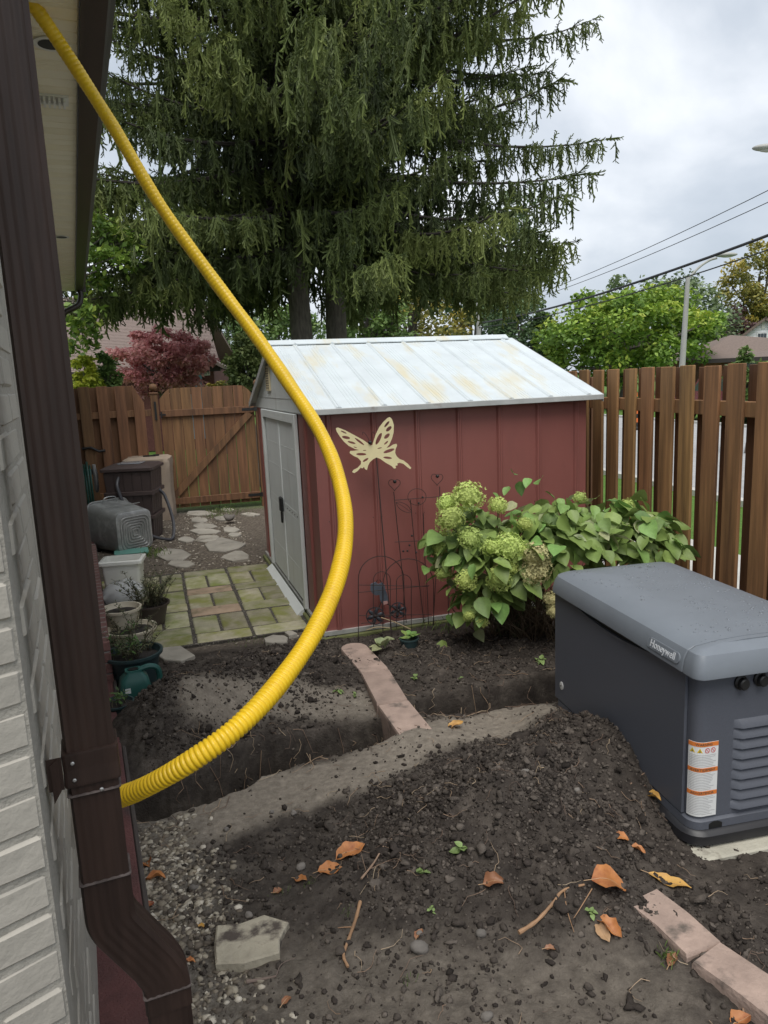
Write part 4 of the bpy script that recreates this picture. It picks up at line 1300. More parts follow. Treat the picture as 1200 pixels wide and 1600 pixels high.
def sprigs(parent, n, h, spread, z0, mat, leafw, seed, dry=0, leaves=14, rad=.08):
    g = np.random.default_rng(seed)
    SV, SF, LV, LF, A = [], [], [], [], []
    so = lo = 0
    for k in range(n):
        a = g.uniform(0, 6.28); r0 = g.uniform(0, rad)
        p0 = np.array([math.cos(a) * r0, math.sin(a) * r0, z0])
        hh = h * g.uniform(.6, 1.1)
        out = np.array([math.cos(a), math.sin(a), 0]) * spread * g.uniform(.3, 1)
        pts = np.array([p0 + out * t ** 1.5 + np.array([0, 0, hh * (t - .25 * t * t)]) + g.normal(0, .008, 3) for t in np.linspace(0, 1, 6)])
        v, f = tube(pts, np.linspace(.003, .0012, 6), 4)
        SV.append(v); SF += [tuple(i_ + so for i_ in q_) for q_ in f]; so += len(v)
        for j in range(leaves):
            t = g.uniform(.15, 1); idx = t * 5; i0 = min(int(idx), 4)
            b = pts[i0] + (pts[i0 + 1] - pts[i0]) * (idx - i0)
            az = g.uniform(0, 6.28); el_ = g.uniform(-.4, .9)
            d = np.array([math.cos(az) * math.cos(el_), math.sin(az) * math.cos(el_), math.sin(el_)])
            s_ = np.cross(d, [0, 0, 1]); s_ /= np.linalg.norm(s_) + 1e-9
            L_ = leafw * g.uniform(2.2, 4.)
            LV.append(np.array([b, b + d * L_ * .5 + s_ * leafw * .5, b + d * L_, b + d * L_ * .5 - s_ * leafw * .5]))
            LF.append((lo, lo + 1, lo + 2, lo + 3)); lo += 4
            A += [g.random()] * 4
    ob('stems', (np.concatenate(SV), SF), M('herb stem', (.10, .085, .05), .8, .2), parent)
    m = me('foliage', np.concatenate(LV), LF, mat)
    at = m.attributes.new('v', 'FLOAT', 'POINT'); at.data.foreach_set('value', np.array(A, np.float32))
    o = ob('foliage', m, parent=parent); o['kind'] = 'stuff'
m_herb = M('dry herb leaf', (.1, .1, .05), .7, .2, attr=[(.055, .065, .035), (.10, .115, .055), (.19, .17, .10)], trans=.2)
m_herb2 = M('green herb leaf', (.1, .1, .05), .7, .2, attr=[(.04, .07, .025), (.07, .14, .035), (.13, .22, .06)], trans=.25)
sprigs(p4, 46, .34, .22, .13, m_herb, .010, 3, leaves=34, rad=.10)
sprigs(p3, 24, .26, .16, .18, m_herb, .011, 5, leaves=18, rad=.13)
sprigs(p3, 10, .24, .15, .18, m_herb2, .016, 6, leaves=14, rad=.13)
sprigs(p1, 12, .30, .12, .12, m_herb, .011, 8, leaves=14, rad=.1)
sprigs(p5, 6, .10, .05, .10, m_herb2, .014, 9, leaves=6, rad=.05)
# watering can
c = P(205, 1112)
wc = thing('watering_can', 'teal green plastic watering can beside the dirt heap', 'watering can', c + np.array([0, .10, .0]), R(25))
m_can = M('teal can plastic', (.022, .095, .082), .4, .08)
ob('tank', loft([rs(.085, .065, 0, .03), rs(.090, .07, .1, .03), rs(.075, .06, .17, .03), rs(.045, .04, .20, .02), rs(.045, .04, .215, .02), rs(.033, .03, .216, .02), rs(.033, .03, .19, .02)]), m_can, wc, True)
ob('handle', tube(catmull([(.03, 0, .205), (.09, 0, .215), (.135, 0, .19), (.14, 0, .12), (.10, 0, .04)], 6), .017, 8), m_can, wc, True)
ob('spout', tube([(-.07, 0, .05), (-.15, -.02, .03), (-.24, -.03, .06)], [.022, .017, .013], 10), m_can, wc, True)
ob('filler_hole', lathe([(.026, .2165), (.026, .2172)], 14), m_black, wc)
ob('sticker', box(-.06, -.03, -.0705, -.069, .10, .13), m_lab, wc)

# ================================================================ vegetation
def place_protos(protos, kind, pos, yaw, scale, tilt=None, vals=None, valtip=0.):
    """copies of small prototypes (verts, quads, tip weight) baked into one array"""
    V, Fq, A, o = [], [], [], 0
    for j, (pv, pf, pw) in enumerate(protos):
        s = np.where(kind == j)[0]
        if not len(s): continue
        v = pv[None] * scale[s][:, None, None]
        x, y, z = v[..., 0], v[..., 1], v[..., 2]
        if tilt is not None:
            ct, st = np.cos(tilt[s])[:, None], np.sin(tilt[s])[:, None]
            x, z = x * ct - z * st, x * st + z * ct
        c, sn = np.cos(yaw[s])[:, None], np.sin(yaw[s])[:, None]
        w_ = np.stack([x * c - y * sn, x * sn + y * c, z], -1) + pos[s][:, None]
        n = len(pv)
        Fq.append((pf[None] + (np.arange(len(s)) * n)[:, None, None]).reshape(-1, pf.shape[1]) + o)
        V.append(w_.reshape(-1, 3))
        A.append((np.clip(vals[s][:, None] + valtip * pw[None], 0, 1)).ravel())
        o += len(s) * n
    return np.concatenate(V), np.concatenate(Fq), np.concatenate(A)
def vmesh(name, V, Fq, A, mat):
    m = me(name, V, Fq, mat)
    at = m.attributes.new('v', 'FLOAT', 'POINT')
    at.data.foreach_set('value', A.astype(np.float32))
    return m
def spray_proto(seed, nf=10):
    """a drooping spruce spray: a hanging plume with many short side shoots, each two crossed blades"""
    g = np.random.default_rng(seed)
    V, W = [], []
    ax = [np.array([.12 * math.sin(t * 2.5 + seed) * t, .06 * math.sin(t * 4 + 2 * seed) * t, -t]) for t in (0, .35, .7, 1.)]
    for a, b in zip(ax[:-1], ax[1:]):
        s1 = np.cross(b - a, [math.cos(seed), math.sin(seed), 0]); s1 /= np.linalg.norm(s1)
        s2 = np.cross(b - a, s1); s2 /= np.linalg.norm(s2)
        for s_ in (s1, s2):
            w0 = .036 if b is not ax[-1] else .03
            V += [a - s_ * w0, a + s_ * w0, b + s_ * w0 * (1 if b is not ax[-1] else .1), b - s_ * w0 * (1 if b is not ax[-1] else .1)]
            W += [-a[2] * .5, -a[2] * .5, -b[2] * .5, -b[2] * .5]
    for k in range(nf):
        t = (k + .3) / nf * .95
        b = ax[0] * 0 + np.array([np.interp(t, [0, .35, .7, 1], [q_[i_] for q_ in ax]) for i_ in range(3)])
        az = g.uniform(0, 6.28)
        el_ = R(g.uniform(25, 70))
        L_ = g.uniform(.20, .36) * (1.15 - .55 * t)
        d = np.array([math.cos(az) * math.cos(el_), math.sin(az) * math.cos(el_), -math.sin(el_)])
        s1 = np.cross(d, [g.normal(), g.normal(), .2]); s1 /= np.linalg.norm(s1)
        s2 = np.cross(d, s1)
        w_ = g.uniform(.028, .042)
        for s_ in (s1, s2):
            V += [b - s_ * w_ * .6, b + s_ * w_ * .6, b + d * L_ * .75 + s_ * w_, b + d * L_ - s_ * w_ * .3]
            W += [t * .4, t * .4, t * .4 + .35, t * .4 + .55]
    return np.array(V), np.arange(len(V)).reshape(-1, 4), np.array(W)
SPR = [spray_proto(k) for k in range(7)]
m_bark = M('spruce bark', (.115, .10, .09), .95, .4, 5, stretch=(4, 4, 1), bump=.9, bscale=14)
m_twig = M('spruce limb', (.050, .042, .038), .9, .25, 6)
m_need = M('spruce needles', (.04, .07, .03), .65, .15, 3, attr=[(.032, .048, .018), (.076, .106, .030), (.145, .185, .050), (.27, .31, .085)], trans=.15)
def spruce(label, px, Y, H, Lmax, seed, z0=4.65, zt=15.5, low=(), dens=1., tr=.205):
    g = np.random.default_rng(seed)
    c = D(px, 520, Y); c[2] = 0
    t = thing('spruce_tree', label, 'tree', c, 0, 'tall spruces behind the shed')
    zz_ = np.linspace(-.1, H, 16)
    tp = np.stack([.08 * np.sin(zz_ * .3 + seed), .05 * np.cos(zz_ * .23), zz_], 1)
    ob('trunk', tube(tp, np.concatenate([[tr * 1.35, tr * 1.1], np.linspace(tr, .03, 14)]), 14), m_bark, t, True)
    BV, BF, bo = [], [], 0
    pos, yaw, sca, til, val = [], [], [], [], []
    z = z0
    low = list(low)
    while z < zt or low:
        extra_ = None
        if z >= zt:
            extra_ = low.pop()
            z = extra_[0]
            nb_, a0 = 1, R(extra_[1])
        else:
            nb_ = g.integers(4, 8)
            a0 = g.uniform(0, 6.28)
        for k in range(nb_):
            az = a0 + k * 6.28 / nb_ + (g.normal(0, .25) if extra_ is None else 0)
            L_ = Lmax * (1 - (z / H) ** 2.0) * (.86 + .14 * sstep(4.5, 7.5, z)) * g.uniform(.66, 1.02)
            if g.random() < .12: L_ *= .5
            if extra_ is not None: L_ = extra_[2]
            dirn = np.array([math.cos(az), math.sin(az), 0])
            side = np.array([-dirn[1], dirn[0], 0])
            dr_ = g.uniform(.16, .30) * (1.1 - .5 * z / H)
            zb = z + g.uniform(-.2, .2)
            tt = np.linspace(0, 1, 9)
            sway = g.normal(0, .07)
            pts = np.stack([dirn * (L_ * q_) + side * (sway * L_ * q_ * q_) + np.array([0, 0, zb + L_ * (-dr_ * q_ * 1.9 + (dr_ * 1.9 - .10 + .16 * (z / H) - (.13 * (1 - sstep(5., 8., z)) if extra_ is None else extra_[3])) * q_ ** 2.2)]) for q_ in tt])
            v, f = tube(pts, np.linspace(.034 + .006 * L_, .006, 9), 5, False)
            BV.append(v); BF += [tuple(i_ + bo for i_ in q_) for q_ in f]; bo += len(v)
            nl = int(L_ * 9.5 * dens)
            bval = g.uniform(-.15, .25) + (.25 if g.random() < .15 else 0)
            for j in range(nl):
                q_ = g.uniform(.07, 1.0) ** .85
                if g.random() > .55 + .45 * min(1, q_ * 1.6): continue
                ix = q_ * 8; i0 = min(int(ix), 7)
                b = pts[i0] + (pts[i0 + 1] - pts[i0]) * (ix - i0)
                sgn = 1 if j % 2 else -1
                ll = (.18 * L_ * (1.05 - q_) + .30) * g.uniform(.5, 1.1)
                ld = dirn * g.uniform(.4, .9) + side * sgn * g.uniform(.5, 1.)
                ld /= np.linalg.norm(ld)
                ns = max(2, int(ll / .16))
                for s in range(ns):
                    u = (s + g.random()) / ns
                    p_ = b + ld * ll * u + np.array([0, 0, -.25 * ll * u * u])
                    pos.append(p_ + g.normal(0, .03, 3)); yaw.append(g.uniform(0, 6.28))
                    hang = g.uniform(.24, .50) * (1.15 - .4 * q_) * (1.25 if z < 7 else 1)
                    if g.random() < .10: hang *= 1.5
                    sca.append(hang)
                    til.append(g.normal(0, .22))
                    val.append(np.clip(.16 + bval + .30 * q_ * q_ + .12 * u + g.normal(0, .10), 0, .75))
            # short shoots along the limb itself
            for s in range(int(L_ * 8)):
                q_ = g.uniform(.25, 1.)
                ix = q_ * 8; i0 = min(int(ix), 7)
                b = pts[i0] + (pts[i0 + 1] - pts[i0]) * (ix - i0)
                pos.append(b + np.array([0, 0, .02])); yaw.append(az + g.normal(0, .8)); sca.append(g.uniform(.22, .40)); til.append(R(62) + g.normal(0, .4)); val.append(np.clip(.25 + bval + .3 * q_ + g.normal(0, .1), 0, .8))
            # upturned tip shoots
            for s in range(7):
                q_ = 1 - .05 * s
                ix = q_ * 8; i0 = min(int(ix), 7)
                b = pts[i0] + (pts[i0 + 1] - pts[i0]) * (ix - i0)
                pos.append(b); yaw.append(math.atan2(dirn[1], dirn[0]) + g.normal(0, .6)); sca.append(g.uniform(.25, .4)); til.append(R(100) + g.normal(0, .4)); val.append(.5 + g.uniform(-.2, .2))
        z = z + g.uniform(.34, .50) if extra_ is None else zt
    ob('branches', (np.concatenate(BV), BF), m_twig, t)
    pos = np.array(pos)
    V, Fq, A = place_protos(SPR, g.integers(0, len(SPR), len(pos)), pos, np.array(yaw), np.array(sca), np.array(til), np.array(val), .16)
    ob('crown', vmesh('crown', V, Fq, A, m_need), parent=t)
    return len(Fq)
n1_ = spruce('tall dark spruce on the left, trunk just right of the gate', 470, 15.0, 29, 5.7, 21, low=[(4.9, 190, 4.9, .20), (4.6, 205, 4.6, .22), (4.7, 176, 5.2, .22), (5.2, 165, 5.0, .15), (5.3, 215, 4.6, .15), (4.4, 196, 4.0, .22), (4.5, 183, 3.6, .18), (5.6, 200, 5.2, .1)])
n2_ = spruce('tall dark spruce on the right, trunk above the shed roof', 530, 15.6, 30, 6.2, 36, low=[(4.8, -8, 4.5, .18), (4.6, -25, 4.2, .2), (4.5, 8, 4.3, .18), (4.4, -40, 3.4, .2), (5.2, -15, 4.7, .14), (4.3, 2, 3.2, .2), (5.0, 18, 4.5, .15)])
print('spruce quads', n1_, n2_)

# broadleaf trees and shrubs
def leaf_proto(seed, asp=.55):
    g = np.random.default_rng(seed)
    v = np.array([(0, 0, 0), (.5, asp * .5, .06 + g.normal(0, .05)), (1, 0, -.05), (.5, -asp * .5, .06 + g.normal(0, .05))])
    return v, np.array([[0, 1, 2, 3]]), np.array([0, .1, .2, .1])
def leaves(pos, size, g, protos, vals, up=.6):
    """single leaves with free orientation"""
    n = len(pos)
    V, A = [], []
    k = g.integers(0, len(protos), n)
    az = g.uniform(0, 6.28, n); el_ = g.normal(-.2, .5, n); ro = g.normal(0, .7, n)
    d = np.stack([np.cos(az) * np.cos(el_), np.sin(az) * np.cos(el_), np.sin(el_)], 1)
    s_ = np.stack([-np.sin(az), np.cos(az), np.zeros(n)], 1)
    u = np.cross(d, s_)
    s2 = s_ * np.cos(ro)[:, None] + u * np.sin(ro)[:, None]
    u2 = np.cross(d, s2)
    P_ = np.array([p[0] for p in protos])[k] * size[:, None, None]
    V = pos[:, None] + P_[..., :1] * d[:, None] + P_[..., 1:2] * s2[:, None] + P_[..., 2:3] * u2[:, None]
    return V.reshape(-1, 3), np.arange(n * 4).reshape(-1, 4), np.repeat(vals, 4)
LP = [leaf_proto(k) for k in range(5)]
def broadleaf(name, label, px, ytop, ybot, halfw, Y, mat, seed, nl=6000, lsz=.16, ncl=60, trunk=.14, base=0., group=None, cat='tree', crad=.26, barkm=None, flat=1.0, trunk_px=None):
    g = np.random.default_rng(seed)
    top, bot = D(px, ytop, Y), D(px, ybot, Y)
    rx = halfw * Y / F_PX
    rz = (top[2] - bot[2]) / 2
    cz = (top[2] + bot[2]) / 2
    c = np.array([top[0], top[1], base])
    t = thing(name, label, cat, c, 0, group)
    d = g.normal(size=(ncl, 3)); d /= np.linalg.norm(d, axis=1)[:, None]
    r = g.uniform(.25, .88, ncl) ** .6
    cl = d * r[:, None] * np.array([rx, rx * .85, rz])
    cl[:, 2] += cz - base
    cr_ = crad * min(rx, rz * 1.3) * g.uniform(.6, 1.25, ncl)
    per = nl // ncl
    pos, vals = [], []
    for k in range(ncl):
        q_ = g.normal(size=(per, 3)); q_ /= np.linalg.norm(q_, axis=1)[:, None]
        q_ *= (g.uniform(.35, 1.1, per) ** .5)[:, None] * cr_[k]
        q_[:, 2] *= .75 * flat
        pos.append(cl[k] + q_)
        cv = g.uniform(-.2, .2)
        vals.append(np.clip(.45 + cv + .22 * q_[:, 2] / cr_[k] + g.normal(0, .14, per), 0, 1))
    pos = np.concatenate(pos); vals = np.concatenate(vals)
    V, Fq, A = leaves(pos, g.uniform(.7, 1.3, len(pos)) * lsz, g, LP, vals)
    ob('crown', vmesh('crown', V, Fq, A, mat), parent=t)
    bm_ = barkm or m_bark
    zc = cz - base
    bs_ = [tube(catmull([(0, 0, -.1), (.05, 0, zc * .35), (-.04 * rx, .03 * rx, zc * .7), (.02, 0, zc + rz * .3)], 5), np.linspace(trunk, trunk * .3, 16), 8)]
    ob('trunk', bs_[0], bm_, t, True)
    lim = []
    for k in g.choice(ncl, min(ncl, 16), replace=False):
        z0_ = (zc - rz) + g.uniform(0, .9) * rz
        z0_ = max(.1, min(z0_, cl[k][2] - .02))
        p0 = np.array([0, 0, z0_])
        mid = p0 * .5 + cl[k] * .5 + np.array([0, 0, -.08 * rz])
        lim.append(tube(catmull([p0, mid, cl[k]], 4), np.linspace(trunk * .45, trunk * .08, 9), 5, False))
    ob('limbs', join(*lim), bm_, t)
    return t
def LM(name, *cols, trans=.25): return M(name, (.1, .1, .05), .6, .12, 2, attr=list(cols), trans=trans)
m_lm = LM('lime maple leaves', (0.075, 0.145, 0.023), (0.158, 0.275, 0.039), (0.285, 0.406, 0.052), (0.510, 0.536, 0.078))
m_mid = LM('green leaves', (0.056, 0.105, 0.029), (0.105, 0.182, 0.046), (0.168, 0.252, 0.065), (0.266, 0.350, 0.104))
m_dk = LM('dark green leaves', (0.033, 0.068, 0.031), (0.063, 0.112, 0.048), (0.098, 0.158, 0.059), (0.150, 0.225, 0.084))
m_yel2 = LM('yellowing leaves', (0.104, 0.130, 0.036), (0.221, 0.221, 0.054), (0.390, 0.325, 0.060), (0.546, 0.390, 0.060))
m_plum = LM('plum leaves', (0.049, 0.025, 0.031), (0.091, 0.048, 0.053), (0.140, 0.077, 0.077), (0.182, 0.126, 0.084))
m_jap = LM('red maple leaves', (.32, .11, .12), (.55, .23, .235), (.70, .38, .37), (.75, .48, .44), trans=.4)
m_bryel = LM('bright shrub leaves', (0.149, 0.207, 0.022), (0.310, 0.380, 0.033), (0.483, 0.517, 0.055), (0.575, 0.575, 0.088))
m_far = LM('far leaves', (0.077, 0.119, 0.063), (0.133, 0.189, 0.091), (0.196, 0.259, 0.119), (0.280, 0.350, 0.168))
broadleaf('maple_tree', 'round lime green tree right of the shed beyond the fence', 978, 443, 600, 145, 34, m_lm, 3, 16000, .24, 90, .3, crad=.24)
broadleaf('broadleaf_tree', 'tall dull green tree behind the street light pole', 1015, 424, 590, 130, 52, m_far, 4, 9000, .34, 70, .35)
broadleaf('broadleaf_tree', 'yellowing tall tree at the right edge of the sky', 1190, 360, 560, 75, 58, m_yel2, 5, 8000, .30, 60, .35, crad=.22)
broadleaf('broadleaf_tree', 'dark purple leaved tree above the brown hip roof', 1140, 472, 590, 50, 56, m_plum, 6, 6000, .25, 40, .3)
broadleaf('shrub', 'small light green shrub just outside the right fence', 1172, 538, 640, 30, 15, m_mid, 7, 2600, .11, 40, .03, cat='shrub')
broadleaf('broadleaf_tree', 'pale green tree showing behind the spruce crown on the right', 795, 285, 560, 75, 46, m_far, 8, 5000, .32, 50, .3)
broadleaf('broadleaf_tree', 'yellow flecked tree seen under the spruce behind the grey pole', 640, 420, 590, 95, 42, m_yel2, 9, 6000, .27, 55, .3)
broadleaf('broadleaf_tree', 'dark green tree behind the right end of the shed roof', 815, 455, 600, 75, 36, m_dk, 10, 8000, .22, 60, .3, crad=.24)
broadleaf('broadleaf_tree', 'mid green tree behind the spruce trunks', 570, 440, 600, 75, 38, m_mid, 11, 6000, .24, 55, .3)
broadleaf('broadleaf_tree', 'bright green tree left of the spruce trunks above the gate', 425, 460, 610, 70, 30, m_mid, 12, 7000, .20, 55, .25)
broadleaf('broadleaf_tree', 'pale far tree between house roof and spruce', 350, 440, 600, 70, 60, m_far, 13, 5000, .36, 50, .3)
broadleaf('broadleaf_tree', 'far tree top above the neighbour roof ridge', 190, 425, 600, 90, 62, m_far, 18, 5000, .38, 50, .3)
broadleaf('broadleaf_tree', 'dark far tree behind the shed ridge right of the grey pole', 735, 430, 600, 70, 60, m_dk, 19, 5000, .36, 50, .3)
broadleaf('cedar_shrub', 'dense dark green cedar behind the gate post beside the shed', 382, 515, 660, 33, 13.2, LM('cedar leaves', (.055, .085, .03), (.10, .14, .045), (.16, .20, .06), (.22, .26, .09)), 14, 9000, .075, 80, .1, cat='shrub', crad=.3)
broadleaf('japanese_maple', 'rose red japanese maple behind the gate', 245, 510, 620, 80, 17.0, m_jap, 15, 11000, .10, 75, .10, crad=.24, flat=.6)
broadleaf('shrub', 'bright yellow green shrub behind the fence at far left', 125, 548, 640, 27, 13, m_bryel, 16, 2600, .085, 40, .04, cat='shrub', crad=.22)
broadleaf('shrub', 'green shrub behind the fence beside the red maple', 163, 548, 640, 27, 13.4, m_mid, 17, 2400, .085, 40, .04, cat='shrub', crad=.22)
broadleaf('shrub', 'low orange tinted shrub by the neighbour door', 345, 588, 640, 25, 20, m_yel2, 20, 1500, .10, 30, .04, cat='shrub')
# overhanging tree near the corner of the house
m_mag = LM('glossy leaves', (0.063, 0.119, 0.023), (0.119, 0.210, 0.039), (0.224, 0.336, 0.058), (0.392, 0.462, 0.078))
og = np.random.default_rng(44)
ot = thing('garden_tree', 'leafy garden tree with drooping twigs beyond the gutter end', 'tree', (D(60, 500, 12.6)[0], 12.6, 0), 0)
cpx = [(150, 345), (175, 360), (200, 372), (138, 375), (165, 395), (150, 425), (130, 480), (118, 500), (140, 490), (148, 515), (140, 535), (112, 540), (215, 385), (120, 520), (158, 365), (185, 400), (128, 440), (160, 440), (205, 410), (145, 400)]
cl = np.array([D(x, y, 12.6 + og.uniform(-.5, .5)) for x, y in cpx]) - np.array(ot.location)
pos = np.concatenate([q_ + og.normal(0, .075, (75, 3)) for q_ in cl])
V, Fq, A = leaves(pos, og.uniform(.7, 1.3, len(pos)) * .12, og, LP, np.clip(og.normal(.5, .22, len(pos)), 0, 1))
ob('crown', vmesh('crown', V, Fq, A, m_mag), parent=ot)
ob('trunk', tube(catmull([(0, 0, -.1), (-.1, 0, 1.6), (.1, 0, 3.2), (.5, .1, 4.4)], 6), np.linspace(.09, .03, 19), 8), m_bark, ot, True)
ob('limbs', join(*[tube(catmull([(.1, 0, 3.2 if q_[2] > 2.6 else 2.9), (q_ + np.array([.1, 0, 3.2])) / 2 + np.array([0, 0, .15]), q_], 4), np.linspace(.022, .005, 9), 5, False) for q_ in cl]), m_bark, ot)

# ---------------------------------------------------------------- hydrangea
hyd = thing('hydrangea', 'hydrangea bush with pale green flower heads before the shed wall', 'shrub', P(800, 1000), 0)
HB = np.array(hyd.location)
hg = np.random.default_rng(77)
def hleaf(seed):
    g = np.random.default_rng(seed)
    n = 7
    ts = np.linspace(0, 1, n)
    w_ = .42 * np.sin(np.pi * ts ** .8) ** .8 * (1 - .25 * ts)
    w_[0] = .02; w_[-1] = 0.0
    cur = g.uniform(.05, .35)
    V = []
    for t, ww in zip(ts, w_):
        zc = -cur * t * t
        ru = .02 * math.sin(t * 14 + seed)
        V += [(t, -ww, zc + ww * .28 + ru), (t, -ww * .5, zc + ww * .08), (t, 0, zc), (t, ww * .5, zc + ww * .08), (t, ww, zc + ww * .28 - ru)]
    V = np.array(V)
    F_ = [(k * 5 + j, k * 5 + j + 1, (k + 1) * 5 + j + 1, (k + 1) * 5 + j) for k in range(n - 1) for j in range(4)]
    return V, F_
m_hl = M('hydrangea leaf', (.20, .315, .085), .5, .15, 5, bump=.25, bscale=26, rnd=.32, hrnd=.022, trans=.22, spec=.5)
m_hl2 = M('pale hydrangea leaf', (.38, .42, .22), .6, .15, 5, bump=.25, bscale=26, rnd=.25, hrnd=.025, trans=.2)
hlm = [me('leaf', *hleaf(k), m_hl, 'all') for k in range(6)]
hlp = [me('leaf', *hleaf(k + 10), m_hl2, 'all') for k in range(3)]
lobes = [(D(775, 862, 4.62), .44, .40, .30), (D(850, 845, 4.75), .40, .36, .32), (D(940, 835, 4.80), .46, .34, .28), (D(1005, 855, 4.62), .25, .26, .24), (D(720, 860, 4.72), .22, .28, .34), (D(760, 930, 4.50), .22, .2, .2), (D(885, 850, 4.55), .34, .28, .27)]
spots = []
for k in range(800):
    i_ = hg.choice(len(lobes), p=[.2, .16, .23, .11, .09, .07, .14])
    c_, rx, ry, rz = lobes[i_]
    d = hg.normal(size=3); d[2] = abs(d[2]) * 1.0 if hg.random() < .75 else d[2]
    d[1] = -abs(d[1]) if hg.random() < .72 else d[1]
    d /= np.linalg.norm(d)
    rr = hg.uniform(.72, 1.05) if k < 290 else hg.uniform(.4, .95)
    p_ = c_ + d * np.array([rx, ry, rz]) * rr
    if p_[2] < .2: continue
    spots.append((p_, d))
extra = [(800, 738), (812, 752), (826, 747), (845, 748), (852, 768), (795, 760), (725, 775), (770, 770), (668, 870), (665, 885), (675, 850), (700, 905), (745, 985), (700, 960), (690, 1000), (755, 880), (770, 935), (764, 915), (758, 930)]
for x, y in extra:
    spots.insert(0, (D(x, y, 4.72 if x > 780 else 4.55), np.array([hg.normal(), -.8, .4])))
SV, SF, SA, so = [], [], [], 0
hinside = (FN, FOFF)
for k, (p_, d) in enumerate(spots):
    az = math.atan2(d[1], d[0]) + hg.normal(0, .6)
    pitch = hg.normal(.45, .35)
    roll = hg.normal(0, .4)
    size = hg.uniform(.085, .155) if k >= len(extra) else hg.uniform(.07, .11)
    o_f = p_[0] * FN[0] + p_[1] * FN[1] - FOFF
    if o_f > -.12: continue
    if k < 285:
        pale = hg.random() < .12
        o = ob('leaf', random.choice(hlp if pale else hlm), parent=hyd, loc=p_ - HB, rz=(roll, pitch, az))
        o.scale = (size, size * hg.uniform(.85, 1.1), size)
    else:
        v, f = hleaf(int(hg.integers(0, 6)))
        v = euler(v * size, roll, pitch, az, p_ - HB)
        SV.append(v); SF += [tuple(i_ + so for i_ in q_) for q_ in f]; so += len(v)
o = ob('inner_leaves', me('inner_leaves', np.concatenate(SV), SF, m_hl, 'all'), parent=hyd); o['kind'] = 'stuff'
def fhead(seed, nf=260):
    g = np.random.default_rng(seed)
    V, F_ = [], []
    for k in range(nf):
        ph_ = math.acos(1 - 2 * (k + .5) / nf); th_ = k * 2.39996
        if ph_ > 2.5: continue
        n_ = np.array([math.sin(ph_) * math.cos(th_), math.sin(ph_) * math.sin(th_), math.cos(ph_)])
        c_ = n_ * (1 + g.normal(0, .10) + .12 * math.sin(th_ * 3 + seed) * math.sin(ph_ * 3))
        n_ = n_ + g.normal(0, .3, 3); n_ /= np.linalg.norm(n_)
        a_ = np.cross(n_, [.3, .2, 1]); a_ /= np.linalg.norm(a_) + 1e-9
        b_ = np.cross(n_, a_)
        s_ = g.uniform(.13, .21)
        o_ = len(V)
        V.append(c_)
        for j in range(8):
            t = j * math.pi / 4
            r_q = s_ * (1 if j % 2 == 0 else .45)
            V.append(c_ + (a_ * math.cos(t) + b_ * math.sin(t)) * r_q + n_ * (.04 if j % 2 == 0 else -.01))
        for j in range(0, 8, 2):
            F_.append((o_, o_ + 1 + (j - 1) % 8, o_ + 1 + j, o_ + 1 + (j + 1) % 8))
    core = ICO2[0] * .72
    o_ = len(V)
    V = np.concatenate([np.array(V), core])
    F_ += [tuple(i_ + o_ for i_ in q_) for q_ in ICO2[1]]
    return V, F_
m_fl = M('pale green florets', (.50, .60, .17), .7, .22, 3, rnd=.16, hrnd=.012, trans=.2)
m_flb = M('tan green florets', (.56, .52, .25), .7, .25, 2, rnd=.12, col2=(.42, .25, .17), c2pos=(.55, .75), c2scale=2, trans=.15)
fm = [me('flower_head', *fhead(k), m_fl) for k in range(4)]
fmb = [me('flower_head', *fhead(k + 7), m_flb) for k in range(2)]
for k, (x, y, r_q, Yd, br) in enumerate(((731, 776, 24, 4.38, 0), (699, 787, 17, 4.45, 0), (704, 813, 23, 4.34, 0), (734, 842, 20, 4.36, 0), (689, 857, 13, 4.5, 0), (778, 790, 15, 4.45, 0),
                                (796, 856, 25, 4.30, 0), (770, 855, 17, 4.32, 0), (820, 819, 12, 4.38, 0), (838, 868, 22, 4.26, 1), (836, 894, 24, 4.27, 1), (729, 906, 17, 4.32, 0), (782, 904, 22, 4.30, 0),
                                (733, 963, 9, 4.30, 0), (753, 972, 10, 4.30, 0), (860, 936, 13, 4.30, 1), (864, 955, 11, 4.28, 1), (1006, 865, 12, 4.50, 0), (906, 778, 10, 4.75, 0), (980, 790, 11, 4.7, 0), (694, 896, 13, 4.45, 0), (800, 885, 12, 4.3, 0), (816, 860, 14, 4.3, 0))):
    p_ = D(x, y, Yd)
    s_ = r_q * Yd / F_PX
    o = ob('flower_head', random.choice(fmb if br else fm), parent=hyd, loc=p_ - HB, rz=(R(28) + hg.normal(0, .25), hg.normal(0, .25), hg.uniform(0, 6)))
    o.scale = (s_, s_, s_ * .88)
    ob('stalk', tube(catmull([p_ - HB - np.array([0, 0, s_ * .5]), (p_ - HB) * .6 + np.array([0, .1, .12]), np.array([hg.normal(0, .12), hg.normal(.1, .08), 0])], 5), np.linspace(.004, .006, 11), 5), M('hydrangea stalk', (.12, .13, .06), .8, .2), hyd)
sg = np.random.default_rng(5)
stm = []
for k in range(230):
    b_ = np.array([sg.normal(.10, .14), sg.normal(.05, .1), -.01])
    e_ = b_ + np.array([sg.normal(.0, .22), sg.normal(-.06, .2), sg.uniform(.25, .62)])
    mdl = (b_ + e_) / 2 + np.array([sg.normal(0, .05), sg.normal(-.05, .05), .03])
    stm.append(tube(catmull([b_, mdl, e_], 3), np.linspace(.0045, .002, 7), 4, False))
o = ob('dry_stems', join(*stm), M('dry stem', (.13, .095, .06), .9, .3, 9), hyd); o['kind'] = 'stuff'

